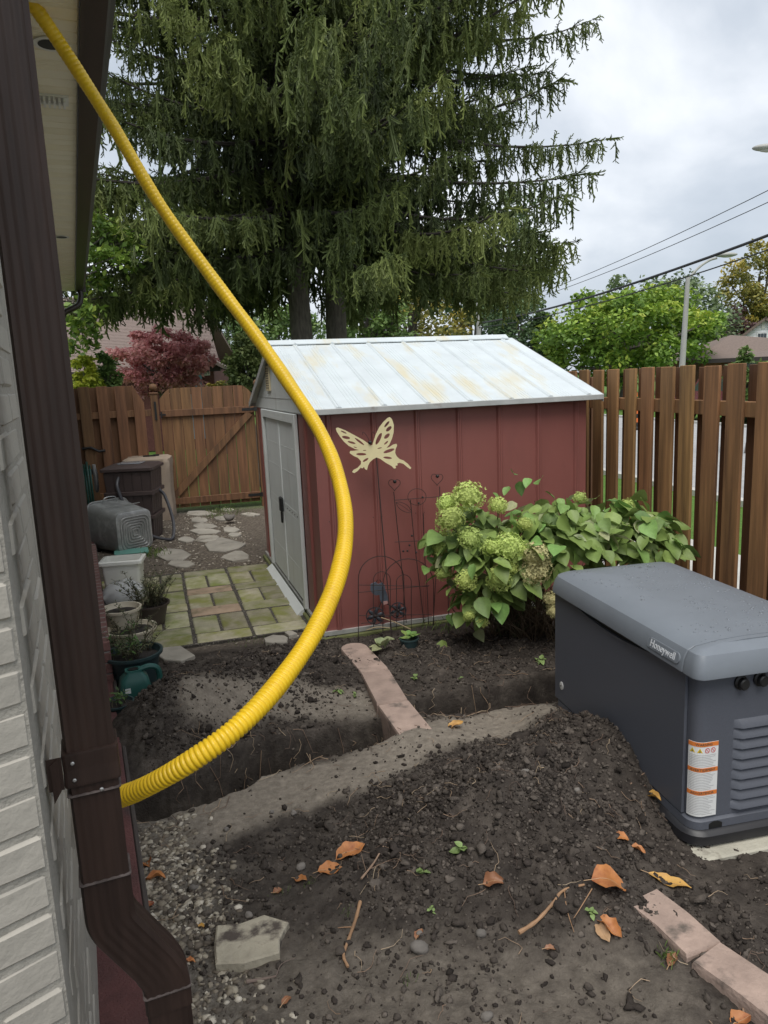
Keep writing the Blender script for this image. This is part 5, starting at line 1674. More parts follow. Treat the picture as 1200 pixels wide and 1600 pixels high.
# ================================================================ neighbouring houses, poles, wires
m_shin = M('grey brown shingles', (.215, .165, .145), .95, .16, 9, stretch=(1, 1, 7), bump=.4, bscale=20)
m_shin2 = M('brown shingles', (.165, .125, .105), .95, .14, 10, bump=.4, bscale=20)
m_dbr = M('dark red brick', (.105, .038, .032), .9, .2, 20)
m_rbk = M('red brick', (.22, .09, .06), .9, .2, 20)
m_wht = M('white siding', (.78, .79, .80), .6, .03, 4)
m_blu = M('blue door paint', (.14, .28, .38), .5, .08, 4)
m_glass = M('window glass', (.04, .05, .06), .1, .1, 3, spec=.8)
def quadslab(pts, th):
    p_ = np.array(pts, float)
    n_ = np.cross(p_[1] - p_[0], p_[2] - p_[0]); n_ /= np.linalg.norm(n_)
    v = np.concatenate([p_, p_ - n_ * th])
    k = len(p_)
    f = [tuple(range(k)), tuple(range(2 * k - 1, k - 1, -1))] + [(i_, i_ + k, (i_ + 1) % k + k, (i_ + 1) % k) for i_ in range(k)]
    return v, f
# left neighbour: eaves run along local x, street side towards us
Yh = 21.5
ra = D(345, 573, Yh); 
nh = thing('neighbour_house', 'dark red brick house with large brown shingle roof behind the gate', 'house', (ra[0], ra[1], 0), SH_A * .35)
ez, rz_ = ra[2], 4.9
W_, dp_ = 15., 9.
ob('wall', box(-W_ + .4, -.25, .35, dp_ - .3, 0, ez - .02), m_dbr, nh)
ob('gable_wall', prism_yz([(.35, ez - .02), (dp_ - .35, ez - .02), (dp_ / 2, rz_ - .2)], -1.5, -1.3), m_dbr, nh)
rf = ob('roof', quadslab([(-W_, 0, ez), (0, 0, ez), (-.95, dp_ / 2, rz_), (-W_, dp_ / 2, rz_)], .12), m_shin, nh)
# courses of shingles down the front slope
nrow = 52
for k in range(nrow):
    t0, t1 = k / nrow, (k + .93) / nrow
    ya, za = dp_ / 2 * t0, ez + (rz_ - ez) * t0
    yb, zb_ = dp_ / 2 * t1, ez + (rz_ - ez) * t1
    xa = -.95 * t0 - .02
    ob('shingle_course', (np.array([(-W_ + .02, ya, za + .022), (xa, ya, za + .022), (-.95 * t1 - .02, yb, zb_ + .012), (-W_ + .02, yb, zb_ + .012), (-W_ + .02, ya, za + .003), (xa, ya, za + .003), (-.95 * t1 - .02, yb, zb_ + .003), (-W_ + .02, yb, zb_ + .003)]),
                          [(0, 1, 2, 3), (0, 4, 5, 1), (1, 5, 6, 2), (3, 7, 4, 0)]), m_shin, rf)
ob('roof', quadslab([(0, dp_, ez), (-W_, dp_, ez), (-W_, dp_ / 2, rz_), (-.95, dp_ / 2, rz_)], .12), m_shin, nh)
ob('gutter', box(-W_, 0, -.14, -.01, ez - .12, ez + .01), M('dark gutter', (.03, .02, .02), .5, .1), nh)
pz = D(299, 547, Yh - .8)
pxl = lambda x, y=575: D(x, y, Yh)[0] - ra[0]
xa, xb, xm = pxl(262), pxl(341), pxl(299)
pt = D(299, 546, Yh)[2]
ob('porch_gable', prism_xz([(xa, ez + .02), (xb, ez + .02), (xm, pt)], -.62, .3), M('rose siding', (.23, .10, .085), .8, .15, 3, stretch=(1, 1, 14)), nh)
ob('porch_roof', join(quadslab([(xm, -.75, pt + .10), (xb + .25, -.75, ez + .0), (xb + .25, .6, ez + .0), (xm, .6, pt + .10)], .08), quadslab([(xa - .25, -.75, ez), (xm, -.75, pt + .10), (xm, .6, pt + .10), (xa - .25, .6, ez)], .08)), m_shin, nh)
dr_ = ob('door', box(pxl(284), pxl(306), .28, .345, .3, ez - .2), m_blu, nh)
ob('pane', box(pxl(288), pxl(302), .272, .279, 1.6, 2.2), m_glass, dr_)
ob('side_light', box(pxl(307.5), pxl(312.5), .26, .345, .3, ez - .12), m_blu, nh)
ob('door_frame', box(pxl(306.2), pxl(307.3), .25, .345, .3, ez - .15), m_white, nh)
np_ = ob('number_plate', box(pxl(314), pxl(325.5), .318, .345, D(320, 586.5, Yh)[2], D(320, 579.5, Yh)[2]), m_white, nh)
v, f = text_mesh('369', .13, .002)
ob('numerals', (np.stack([v[:, 0] + (pxl(314) + pxl(325.5)) / 2, .312 - v[:, 2], v[:, 1] + D(320, 583, Yh)[2]], 1), f), m_black, np_)
sk = D(301, 532, Yh + .9)
ob('roof_vent', box(sk[0] - ra[0] - .1, sk[0] - ra[0] + .1, sk[1] - ra[1] - .1, sk[1] - ra[1] + .1, sk[2] - .35, sk[2] + .05), m_white, nh)

# right: brown hip roof bungalow and white gabled house
Yb = 33.
cc = D(1130, 560, Yb)
hh = thing('bungalow', 'brick bungalow with brown hip roof beyond the right fence', 'house', (cc[0], cc[1], 0), -R(8))
ez = cc[2]; az_ = D(1130, 523, Yb + 3)[2]
xl, xr = D(1085, 560, Yb)[0] - cc[0], 9.5
ob('wall', box(xl + .5, xr - .5, .5, 9.5, 0, ez), m_rbk, hh)
ap = D(1128, 523, Yb + 3.5)[0] - cc[0]
ob('roof', (np.array([(xl, 0, ez), (xr, 0, ez), (xr, 10, ez), (xl, 10, ez), (ap, 4, az_), (xr - 3, 5, az_ - .55)]), [(0, 1, 5, 4), (1, 2, 5), (2, 3, 4, 5), (3, 0, 4), (3, 2, 1, 0)]), m_shin2, hh)
ob('fascia', box(xl, xr, -.12, -.003, ez - .18, ez), M('dark gutter', (.03, .02, .02), .5, .1), hh)
wd = ob('window', box(.6, 2.2, .47, .495, .8, 1.9), m_white, hh)
ob('pane', box(.7, 2.1, .45, .468, .9, 1.8), m_glass, wd)
ob('porch_lamp', box(.2, .35, .4, .49, ez - .45, ez - .25), m_white, hh)
Yw = 47.
tp = D(1196, 496, Yw)
lf_ = D(1152, 532, Yw)
wh = thing('white_house', 'white clapboard house gable at the right edge', 'house', (tp[0], tp[1], 0), -R(24))
hw = (tp[0] - lf_[0]) * 1.5
slope_ = (tp[2] - lf_[2]) / (tp[0] - lf_[0])
eb = tp[2] - hw * slope_
ob('wall', join(box(-hw, hw, .02, 8, 0, eb), prism_xz([(-hw, eb), (hw, eb), (0, tp[2] - .1)], .02, 8)), m_wht, wh)
nz_ = 22
for k in range(nz_):
    z0_ = eb - 1.2 + k * (tp[2] - eb + 1.0) / nz_
    h_ = (tp[2] - eb + 1.0) / nz_
    xx = hw if z0_ + h_ < eb else max(.05, (tp[2] - .1 - z0_ - h_) / slope_)
    ob('clapboard', (np.array([(-xx, -.03, z0_), (xx, -.03, z0_), (xx, .0, z0_ + h_ * .98), (-xx, .0, z0_ + h_ * .98), (-xx, .015, z0_), (xx, .015, z0_), (xx, .015, z0_ + h_ * .98), (-xx, .015, z0_ + h_ * .98)]),
                     [(0, 1, 2, 3), (0, 4, 5, 1), (1, 5, 6, 2), (3, 7, 4, 0)]), m_wht, wh)
for s in (-1, 1):
    ob('roof', quadslab([(0, -.35, tp[2] + .02), (s * (hw + .4), -.35, eb - .4 * slope_ + .02), (s * (hw + .4), 8.3, eb - .4 * slope_ + .02), (0, 8.3, tp[2] + .02)][::s], .14), m_shin2, wh)
wx, wz = D(1191, 529, Yw)[0] - tp[0], D(1191, 529, Yw)[2]
wf = ob('window', box(wx - .30, wx + .30, -.08, -.032, wz - .38, wz + .38), m_wht, wh)
for i_ in range(3):
    for j in range(2):
        ob('pane', box(wx - .24 + i_ * .165, wx - .09 + i_ * .165, -.095, -.081, wz - .32 + j * .33, wz - .02 + j * .33), m_glass, wf)
vx, vz = D(1193, 507, Yw)[0] - tp[0], D(1193, 507, Yw)[2]
ob('gable_vent', box(vx - .1, vx + .1, -.07, -.032, vz - .25, vz + .25), m_white, wh)

m_pole = M('galvanised pole', (.36, .36, .34), .6, .12, 6, stretch=(1, 1, .2))
def pole_thing(label, px, pyt, Y, r0, arm=None, name='street_light'):
    b_ = D(px[0], 575, Y); t_ = D(px[1], pyt, Y)
    o = thing(name, label, 'street light' if arm else 'pole', (b_[0], b_[1], 0))
    ob('pole', tube([(0, 0, -.1), (t_[0] - b_[0], 0, t_[2])], [r0, r0 * .6], 12), m_pole, o, True)
    if arm:
        pts = [D(x, y, Y) - np.array([b_[0], b_[1], 0]) for x, y in arm]
        ob('arm', tube(catmull(pts, 6), .045, 8), m_pole, o, True)
        e_ = pts[-1]; d = pts[-1] - pts[-2]; d /= np.linalg.norm(d)
        hd = ob('lamp_head', (ICO3[0] * np.array([.42, .15, .085]) + e_ + d * .35, ICO3[1]), m_pole, o, True)
        ob('lens', (ICO2[0] * np.array([.26, .1, .05]) + e_ + d * .38 - np.array([0, 0, .06]), ICO2[1]), M('lamp lens', (.5, .5, .48), .2, .05), hd, True)
    return o
pole_thing('grey street light pole before the lime green tree', (1063, 1075), 432, 28, .13, [(1075, 436), (1092, 418), (1108, 407), (1120, 403)])
pole_thing('grey utility pole standing behind the shed ridge', (748, 747), 440, 29, .12, name='utility_pole')
# second street light: only its head reaches into the picture
Yl = 19.
e_ = D(1186, 231, Yl)
sl_ = thing('street_light', 'street lamp head hanging into the sky at right edge', 'street light', (e_[0] + 3.2, e_[1] - .2, 0))
ob('pole', tube([(0, 0, -.1), (0, 0, e_[2] - .6)], [.12, .07], 12), m_pole, sl_, True)
ob('arm', tube(catmull([(0, 0, e_[2] - .7), (-.8, .05, e_[2] - .15), (-1.9, .15, e_[2] + .05), (-2.7, .2, e_[2] + .02)], 6), .04, 8), m_pole, sl_, True)
hd = ob('lamp_head', (ICO3[0] * np.array([.42, .16, .085]) + np.array([-2.95, .2, e_[2]]), ICO3[1]), m_pole, sl_, True)
ob('lens', (ICO2[0] * np.array([.26, .11, .06]) + np.array([-2.95, .2, e_[2] - .05]), ICO2[1]), M('lamp lens', (.5, .5, .48), .2, .05), hd, True)
m_wire = M('black cable', (.02, .02, .022), .6, .1)
def wire(label, a, b_, r, sag=.25, m=16):
    p_, q_ = D(*a), D(*b_)
    t_ = np.linspace(0, 1, m)[:, None]
    w_ = p_ * (1 - t_) + q_ * t_
    w_[:, 2] -= (4 * sag * t_ * (1 - t_))[:, 0]
    tag(ob('overhead_wire', tube(w_, r, 5), m_wire), label, 'wire', 'overhead wires')
wire('thick black overhead cable, lower of the pair crossing above the lime tree top', (748, 505, 29), (1330, 318, 12), .030)
wire('thin black cable running just below the thick overhead cable', (748, 512, 29), (1330, 345, 12), .014)
wire('uppermost thin overhead wire at right', (748, 488, 29), (1330, 232, 12), .008)
wire('second thin overhead wire from the top at right', (748, 491, 29), (1330, 255, 12), .008)

# parked car and traffic drum glimpsed through the fence gaps
m_car = M('dark red car paint', (.16, .012, .025), .25, .05, coat=.6)
cp_ = FN * (FOFF + 13.6)
cx_ = D(1150, 600, 24.)
car = thing('parked_car', 'dark red car glimpsed through gaps in the right fence', 'car', (cx_[0], cx_[1], 0), FE_A + R(90))
side_p = [(-2.1, .35), (2.1, .35), (2.15, .75), (1.2, .92), (.75, 1.38), (-.95, 1.42), (-1.6, .98), (-2.15, .9)]
ob('body', loft([[(x * .98, -.84, z) for x, z in side_p], [(x, -.78, z * 1.0) for x, z in side_p], [(x, .78, z) for x, z in side_p], [(x * .98, .84, z) for x, z in side_p]]), m_car, car)
for s in (-1, 1):
    ob('window', prism_xz([(-1.35, .98), (1.05, .98), (.7, 1.32), (-.9, 1.35)], s * .842 - .005, s * .842 + .005), m_glass, car)
    for x in (-1.3, 1.3):
        wl = lathe([(.2, -.1), (.32, -.1), (.33, 0), (.32, .1), (.2, .1)], 18)
        wv = ob('wheel', (euler(wl[0], rx=R(90), t=(x, s * .78, .33)), wl[1]), m_black, car, True)
        rm = lathe([(.19, -.105), (.19, .105)], 14)
        ob('rim', (euler(rm[0], rx=R(90), t=(x, s * .78, .33)), rm[1]), m_steel, wv)
    ob('headlight', bbox(2.1, 2.19, s * .6 - .14, s * .6 + .14, .62, .76, .01), m_white, car)
td = D(991, 668, 22.)
drum = thing('traffic_drum', 'orange and black striped traffic drum seen through the fence', 'drum', (td[0], td[1], .0))
m_orn = M('orange plastic', (.72, .16, .03), .5, .05)
ob('base', lathe([(.2, 0), (.2, .05), (.15, .09)], 20), m_black, drum)
for k in range(8):
    z0_ = .09 + k * .125
    ob('stripe', lathe([(.115 - .005 * k, z0_), (.112 - .005 * k, z0_ + .124)], 20), m_orn if k % 2 else m_black, drum, True)

# ================================================================ ornaments before the shed wall
def W(zx, zy, d):
    """point on the plane d metres in front of the shed's long wall"""
    r_q = ray(510 + zx / 4.325, 640 + zy / 4.325)
    n_ = np.array([-math.sin(SH_A), math.cos(SH_A), 0])
    p0 = SHN - n_ * d
    return O + r_q * ((p0 - O).dot(n_) / r_q.dot(n_))
m_gold = M('pale gold butterfly', (.70, .62, .36), .45, .08, 5)
m_rust = M('dark garden wire', (.028, .018, .016), .7, .3, 20)
def flat_mesh(outline, holes, depth):
    cu = bpy.data.curves.new('flat', 'CURVE')
    cu.dimensions = '2D'
    cu.fill_mode = 'BOTH'
    cu.extrude = depth
    for poly in [outline] + holes:
        s_ = cu.splines.new('POLY')
        s_.points.add(len(poly) - 1)
        for p_, (x, y) in zip(s_.points, poly): p_.co = (x, y, 0, 1)
        s_.use_cyclic_u = True
    o = bpy.data.objects.new('tmp', cu); C.objects.link(o)
    bpy.context.view_layer.update()
    m = bpy.data.meshes.new_from_object(o)
    v = np.array([q_.co[:] for q_ in m.vertices]).reshape(-1, 3)
    f = [tuple(p_.vertices) for p_ in m.polygons]
    bpy.data.objects.remove(o); bpy.data.curves.remove(cu); bpy.data.meshes.remove(m)
    return v, f
outl = [(300, 240), (288, 228), (255, 203), (190, 163), (130, 128), (85, 108), (70, 112), (75, 135), (95, 170), (120, 205), (150, 235), (190, 258), (220, 268), (185, 271), (160, 271), (155, 285),
        (180, 305), (210, 320), (230, 345), (228, 365), (205, 388), (175, 402), (165, 416), (180, 424), (203, 411), (226, 388), (236, 395), (248, 385), (255, 400), (268, 408), (276, 380), (290, 355), (315, 335), (338, 325),
        (362, 335), (400, 365), (440, 390), (455, 408), (470, 405), (465, 390), (482, 386), (478, 374), (496, 370), (520, 378), (550, 405), (567, 418), (575, 410), (552, 380), (522, 355), (497, 345), (477, 325), (467, 300),
        (471, 275), (483, 250), (478, 238), (455, 243), (430, 258), (408, 264), (430, 240), (450, 200), (462, 160), (466, 110), (455, 70), (440, 55), (425, 60), (395, 85), (365, 120), (340, 165), (322, 213), (312, 238)]
el_h = [(136, 178, 28, 10, 14), (122, 141, 22, 5, 28), (172, 214, 28, 7, 18), (226, 210, 40, 7, 40), (195, 248, 13, 3, 22), (258, 272, 12, 3, 0), (234, 297, 35, 9, 4), (262, 338, 22, 8, -30),
        (358, 198, 44, 13, -62), (362, 262, 16, 4, -10), (418, 102, 26, 8, -48), (430, 134, 24, 12, -40), (415, 183, 24, 12, -40), (408, 228, 18, 6, -40), (425, 284, 40, 11, -16), (414, 331, 30, 8, 10)]
sc_ = .00098
hol = [[(cx + a * math.cos(R(k)) * math.cos(R(an)) - b * math.sin(R(k)) * math.sin(R(an)), cy + a * math.cos(R(k)) * math.sin(R(an)) + b * math.sin(R(k)) * math.cos(R(an))) for k in range(0, 360, 24)] for cx, cy, a, b, an in el_h]
cvt = lambda pl: [((x - 320) * sc_, -(y - 290) * sc_) for x, y in pl]
bv_, bf_ = flat_mesh(cvt(outl), [cvt(h_) for h_ in hol], .0012)
bc = W(320, 290, .20)
bfoot = on(615, 1008)
bt = thing('butterfly_stake', 'pale cut out metal butterfly on a thin stake before the shed', 'garden stake', bfoot, 0)
bl = bc - bfoot
v = np.stack([bv_[:, 0], bv_[:, 2], bv_[:, 1]], 1)
ob('wings', (rotz(v, R(6)) + bl, bf_), m_gold, bt)
ob('stake', tube([(0, 0, -.15), tuple(bl + np.array([.015, .012, -.02]))], .0042, 6), m_rust, bt)
hd_ = W(295, 222, .2) - bfoot
ob('head', (ICO2[0] * .014 + hd_, ICO2[1]), m_black, bt, True)
for s in (-1, 1):
    ob('antenna', tube(catmull([hd_, hd_ + np.array([s * .012, 0, .03]), hd_ + np.array([s * .022 - .008, 0, .06]), hd_ + np.array([s * .035 - .01, 0, .07]), hd_ + np.array([s * .038 - .008, 0, .052])], 4), .0016, 4), m_black, bt)
def wirepts(pts, d): return np.array([W(x, y, d) for x, y in pts])
def gthing(name, label, cat, base): return thing(name, label, cat, base, 0)
tb = W(600, 1440, .06); tb[2] = 0.03
tr_ = gthing('wire_trellis', 'dark wire trellis with heart topped rods and leaf shapes by the hydrangea', 'trellis', tb)
def wr(name, pts, d, par, base, r=.0030, sm=4, closed=False):
    p_ = wirepts(pts, d) - base
    ob(name, tube(catmull(p_, sm) if len(p_) > 2 else p_, r, 5), m_rust, par, True)
wr('rod', [(455, 555), (480, 800), (510, 1080), (540, 1440)], .07, tr_, tb)
wr('rod', [(765, 520), (768, 700), (748, 1000), (720, 1460)], .07, tr_, tb)
wr('rod', [(568, 610), (590, 850), (625, 1150), (660, 1450)], .065, tr_, tb)
wr('rod', [(655, 700), (662, 950), (680, 1200), (690, 1450)], .068, tr_, tb)
for y0_, y1_ in ((612, 588), (895, 880)):
    wr('crossbar', [(462, y0_), (768, y1_)], .072, tr_, tb, .0024)
for hx, hy in ((460, 505), (748, 468)):
    pts = []
    for k in np.linspace(0, 2 * math.pi, 26):
        X_ = 16 * math.sin(k) ** 3; Y_ = 13 * math.cos(k) - 5 * math.cos(2 * k) - 2 * math.cos(3 * k) - math.cos(4 * k)
        pts.append((hx + X_ * 2.5, hy - Y_ * 2.7))
    wr('heart', pts, .07, tr_, tb, .0022, 1)
    b_ = W(hx + 2, hy - 18, .07) - tb
    ob('bead', (ICO2[0] * .013 + b_, ICO2[1]), m_black, tr_, True)
wr('ring', [(612 + 62 * math.cos(k), 590 + 56 * math.sin(k)) for k in np.linspace(0, 6.29, 24)], .075, tr_, tb, .0022, 1)
wr('leaf_outline', [(470, 628), (500, 625), (550, 650), (575, 695), (530, 690), (490, 665), (470, 628)], .075, tr_, tb, .0020, 3)
wr('leaf_vein', [(470, 628), (520, 655), (575, 695)], .075, tr_, tb, .0016, 3)
for bx, by in ((650, 593), (624, 632), (562, 917), (548, 955), (520, 957), (607, 965), (578, 852)):
    b_ = W(bx, by, .078) - tb
    ob('bead', (ICO2[0] * .008 + b_, ICO2[1]), m_black, tr_, True)
fb = W(460, 1590, .16); fb[2] = 0.03
bf2 = gthing('wire_border_fence', 'low arched wire border fence leaning on the shed wall', 'border fence', fb)
def archp(x0, x1, yb, yt, n=17):
    xc, rx = (x0 + x1) / 2, (x1 - x0) / 2
    return [(x0, yb)] + [(xc - rx * math.cos(k), yt + rx * 1.0 - rx * math.sin(k)) for k in np.linspace(0, math.pi, n)] + [(x1, yb)]
wr('arch', archp(216, 524, 1600, 990), .16, bf2, fb, .0032, 1)
wr('arch', archp(382, 725, 1500, 1008), .15, bf2, fb, .0032, 1)
wr('arch', archp(318, 432, 1480, 1095), .155, bf2, fb, .0026, 1)
wr('arch', archp(474, 574, 1480, 1116), .155, bf2, fb, .0026, 1)
for a, b, y0_, y1_ in ((212, 695, 1236, 1188), (218, 690, 1185, 1195), (220, 712, 1392, 1384), (235, 712, 1445, 1400)):
    wr('crossbar', [(a, y0_), (b, y1_)], .158, bf2, fb, .0024)
ob_ = W(400, 1500, .12); ob_[2] = 0.03
orn = gthing('metal_ornament', 'dark metal garden ornament riding two flower shaped wheels', 'ornament', ob_)
m_iron = M('slate metal', (.045, .05, .06), .5, .3, 12, metal=.4)
for cx, cy, rr in ((330, 1395, 64), (485, 1357, 58)):
    c_ = W(cx, cy, .12) - ob_
    r_q = rr * .00098
    wl = ob('wheel', ring(c_, r_q, r_q, 26, 0, .004), m_iron, orn, True)
    for k in range(6):
        a = k * math.pi / 3 + .3
        pc = c_ + np.array([math.cos(a) * r_q * .56, 0, math.sin(a) * r_q * .56])
        v = ICO2[0] * np.array([r_q * .40, .006, r_q * .23])
        v = np.stack([v[:, 0] * math.cos(a) - v[:, 2] * math.sin(a), v[:, 1], v[:, 0] * math.sin(a) + v[:, 2] * math.cos(a)], 1)
        ob('petal', (v + pc, ICO2[1]), m_iron, wl, True)
    ob('hub', (ICO2[0] * r_q * .22 + c_, ICO2[1]), m_rust, wl, True)
def plate(pts, d, th):
    p_ = wirepts(pts, d) - ob_
    return loft([p_ + np.array([0, -th, 0]), p_ + np.array([0, th, 0])])
ob('figure', plate([(298, 1180), (330, 1165), (350, 1180), (375, 1168), (392, 1185), (398, 1215), (412, 1250), (418, 1290), (405, 1310), (380, 1312), (362, 1285), (358, 1250), (335, 1255), (310, 1240), (296, 1215)], .13, .008), M('slate blue metal', (.085, .10, .125), .5, .25, 9), orn)
ob('foot', plate([(378, 1296), (412, 1290), (414, 1308), (384, 1318)], .132, .010), M('pink paint', (.42, .24, .22), .6, .1), orn)
ob('frame', join(tube(wirepts([(330, 1395), (375, 1290), (485, 1357)], .125) - ob_, .005, 5), tube(wirepts([(330, 1395), (425, 1400), (485, 1357)], .125) - ob_, .004, 5), tube(wirepts([(345, 1150), (335, 1170)], .125) - ob_, .003, 5), tube(wirepts([(360, 1150), (372, 1168)], .125) - ob_, .003, 5)), m_rust, orn)
bl_b = on(702, 990)
wb = thing('bell_stake', 'small white bell hanging on a thin rod among the hydrangea flowers', 'garden bell', bl_b)
e_ = W(822, 800, .32) - bl_b
ob('rod', tube(catmull([(0, 0, -.1), (.0, 0, e_[2] * .6), (.01, 0, e_[2] + .05), e_ * np.array([1, 1, 0]) + np.array([-.01, 0, e_[2] + .06]), e_], 5), .0028, 5), m_rust, wb)
ob('bell', (lambda g_: (g_[0] + e_ + np.array([0, -.03, -.105]), g_[1]))(lathe([(.036, 0), (.034, .004), (.026, .05), (.018, .085), (.006, .092)], 18)), m_white, wb, True)
# little pots and hostas at the shed foot
c_ = on(640, 1015)
sp_ = thing('plant_pot', 'small dark pot with a green seedling at the foot of the shed', 'pot', c_ - np.array([0, -.03, .03]))
ob('vessel', lathe([(.045, 0), (.062, .09), (.066, .09), (.066, .1), (.058, .1), (.052, .08)], 20), m_dkg, sp_, True)
for k in range(9):
    o = ob('leaf', random.choice(hlm), parent=sp_, loc=(.02 * math.cos(k), .02 * math.sin(k), .10 + .006 * (k % 4)), rz=(jit(.3), -.35 + jit(.3), k * .7)); o.scale = (.06, .06, .06)
c_ = on(597, 1020)
ws = thing('weed', 'pale wilted leafy weed beside the edging block', 'weed', c_)
for k in range(8):
    o = ob('leaf', random.choice(hlp), parent=ws, loc=(.02 * math.cos(k * 2), .02 * math.sin(k * 2), .03 + .012 * (k % 4)), rz=(jit(.4), -.5 + jit(.6), k * .85)); o.scale = (.085, .085, .085)
ds = thing('dry_stalk', 'pale dry stalk lying against the wire fence by the shed', 'stick', W(455, 1440, .2))
ob('stem', tube(catmull([W(370, 1405, .2) - np.array(ds.location), W(470, 1440, .2) - np.array(ds.location), W(570, 1485, .22) - np.array(ds.location)], 5), .004, 5), M('straw', (.42, .32, .19), .8, .2), ds)
ob('side_stem', tube(catmull([W(270, 1490, .2) - np.array(ds.location), W(340, 1470, .2) - np.array(ds.location), W(430, 1475, .22) - np.array(ds.location)], 5), .003, 5), M('straw', (.42, .32, .19), .8, .2), ds)

# ================================================================ litter on the soil: leaves, sticks, stones
lg = np.random.default_rng(91)
def dead_leaf(seed, curl=.5, asp=.5, tip=1.2):
    g = np.random.default_rng(seed)
    n = 11
    ts = np.linspace(0, 1, n)
    w_ = asp * .5 * np.sin(np.pi * ts ** .85) ** .75 * (1 + .12 * np.sin(ts * 17 + seed)); w_[0] = .015; w_[-1] = .005
    V = []
    bend = g.uniform(-.25, .5)
    for t, ww in zip(ts, w_):
        zc = .12 * math.sin(t * math.pi) * bend + .05 * math.sin(t * 7 + seed)
        for s in (-1, -.5, 0, .5, 1):
            V.append((t - .5, ww * s * (1 - .25 * curl * abs(s)) + .05 * bend * math.sin(t * 5), zc + curl * ww * abs(s) ** 1.5 * (1 + .35 * math.sin(t * 9 + s * 2 + seed)) + g.normal(0, .010)))
    F_ = [(k * 5 + j, k * 5 + j + 1, (k + 1) * 5 + j + 1, (k + 1) * 5 + j) for k in range(n - 1) for j in range(4)]
    return np.array(V), F_
m_l1 = M('orange dead leaf', (.46, .185, .06), .55, .3, 8, bump=.3, bscale=20, col2=(.20, .045, .02), c2pos=(.5, .7), c2scale=9, trans=.15)
m_l2 = M('yellow dead leaf', (.58, .33, .08), .55, .22, 8, bump=.3, bscale=20, col2=(.32, .15, .04), c2pos=(.55, .75), c2scale=8, trans=.15)
m_l3 = M('brown dead leaf', (.24, .105, .05), .5, .25, 8, bump=.3, bscale=20, trans=.1)
m_l4 = M('tan dead leaf', (.42, .27, .15), .6, .2, 8, bump=.3, bscale=20, trans=.1)
LIT = [(548, 1334, 52, 20, m_l1, 'orange curled leaf beside the tangle of roots', .55), (516, 1361, 40, 8, m_l1, 'orange leaf lying below the curled one near the roots', .6), (470, 1377, 24, -25, m_l1, 'small orange leaf left of the roots near a grey stone', .6),
       (434, 1395, 18, 40, m_l3, 'tiny rust leaf on a mossy patch above the flagstone', .6), (772, 1382, 36, -5, m_l3, 'glossy brown oval leaf on the dark soil mound', .7), (952, 1389, 60, 8, m_l1, 'large curled orange leaf touching the edging block', .7),
       (952, 1455, 44, -50, m_l1, 'orange and dark red leaf below the edging block end', .55), (942, 1462, 34, -70, m_l4, 'tan leaf tucked under the dark red one', .5), (1046, 1381, 62, -28, m_l2, 'long yellow leaf beside the edging block', .32),
       (1019, 1249, 34, -55, m_l2, 'yellow leaf leaning on the generator base', .5), (971, 1311, 24, -20, m_l1, 'small orange leaf on soil by the generator pad', .6), (997, 1331, 24, -40, m_l1, 'rust red curled leaf near the pad corner', .5),
       (1050, 1502, 30, 50, m_l3, 'brown curled leaf on grass tuft under the edging block', .45), (1178, 1566, 60, 80, m_l2, 'upright dry yellow leaf at the lower right edge', .35), (1158, 1598, 34, 20, m_l1, 'orange leaf at the bottom edge below the upright leaf', .6),
       (232, 1357, 34, -60, m_l1, 'orange crumpled leaf on gravel near the downspout, upper one', .6), (243, 1375, 32, 5, m_l1, 'orange crumpled leaf on gravel near the downspout, lower one', .7), (232, 1418, 24, 60, m_l1, 'small orange leaf fragment by the downspout elbow', .4),
       (712, 1137, 30, 12, m_l2, 'tan yellow leaf on the bare soil bridge by the edging', .5), (655, 1462, 22, 60, m_l3, 'brown leaf standing behind a round stone', .5), (805, 1078, 18, 30, m_l2, 'small orange leaf in the right trench', .6),
       (297, 1505, 18, -10, m_l1, 'orange leaf scrap beside the pale flagstone', .5), (315, 1450, 14, -30, m_l2, 'tiny yellow leaf on the gravel above the flagstone', .5), (448, 1567, 22, 60, m_l3, 'reddish leaf pressed in mud at the bottom', .4), (860, 1485, 18, 0, m_l3, 'pinkish leaf fragment on the dark soil crumbs', .5)]
for k, (x, y, ln, an, mt, lb, asp) in enumerate(LIT):
    p_ = on(x, y)
    s_ = .86 * ln * np.linalg.norm(p_ - O) / F_PX
    v, f = dead_leaf(k, lg.uniform(.3, .95), asp)
    v = euler(v * s_, lg.normal(0, .25), lg.normal(0, .2), 0)
    v[:, 1] *= 1.35
    v = rotz(v, R(an))
    v[:, 2] -= np.percentile(v[:, 2], 15)
    lo_ = tag(ob('fallen_leaf', me('fallen_leaf', v, f, mt, 'all'), loc=p_ + np.array([0, 0, .006])), lb, 'leaf', 'fallen leaves')
    mid_ = v[2::5]
    d_ = mid_[0] - mid_[1]; d_ /= np.linalg.norm(d_) + 1e-9
    ob('midrib', tube(np.vstack([mid_[0] + d_ * s_ * .22, mid_]) + np.array([0, 0, .0008]), np.linspace(.0013, .0004, 12), 4), m_l4, lo_)
m_stick = M('bare orange brown root', (.30, .175, .095), .7, .25, 10, bump=.4, bscale=40)
m_stk2 = M('pale thin root', (.24, .16, .11), .8, .25, 10)
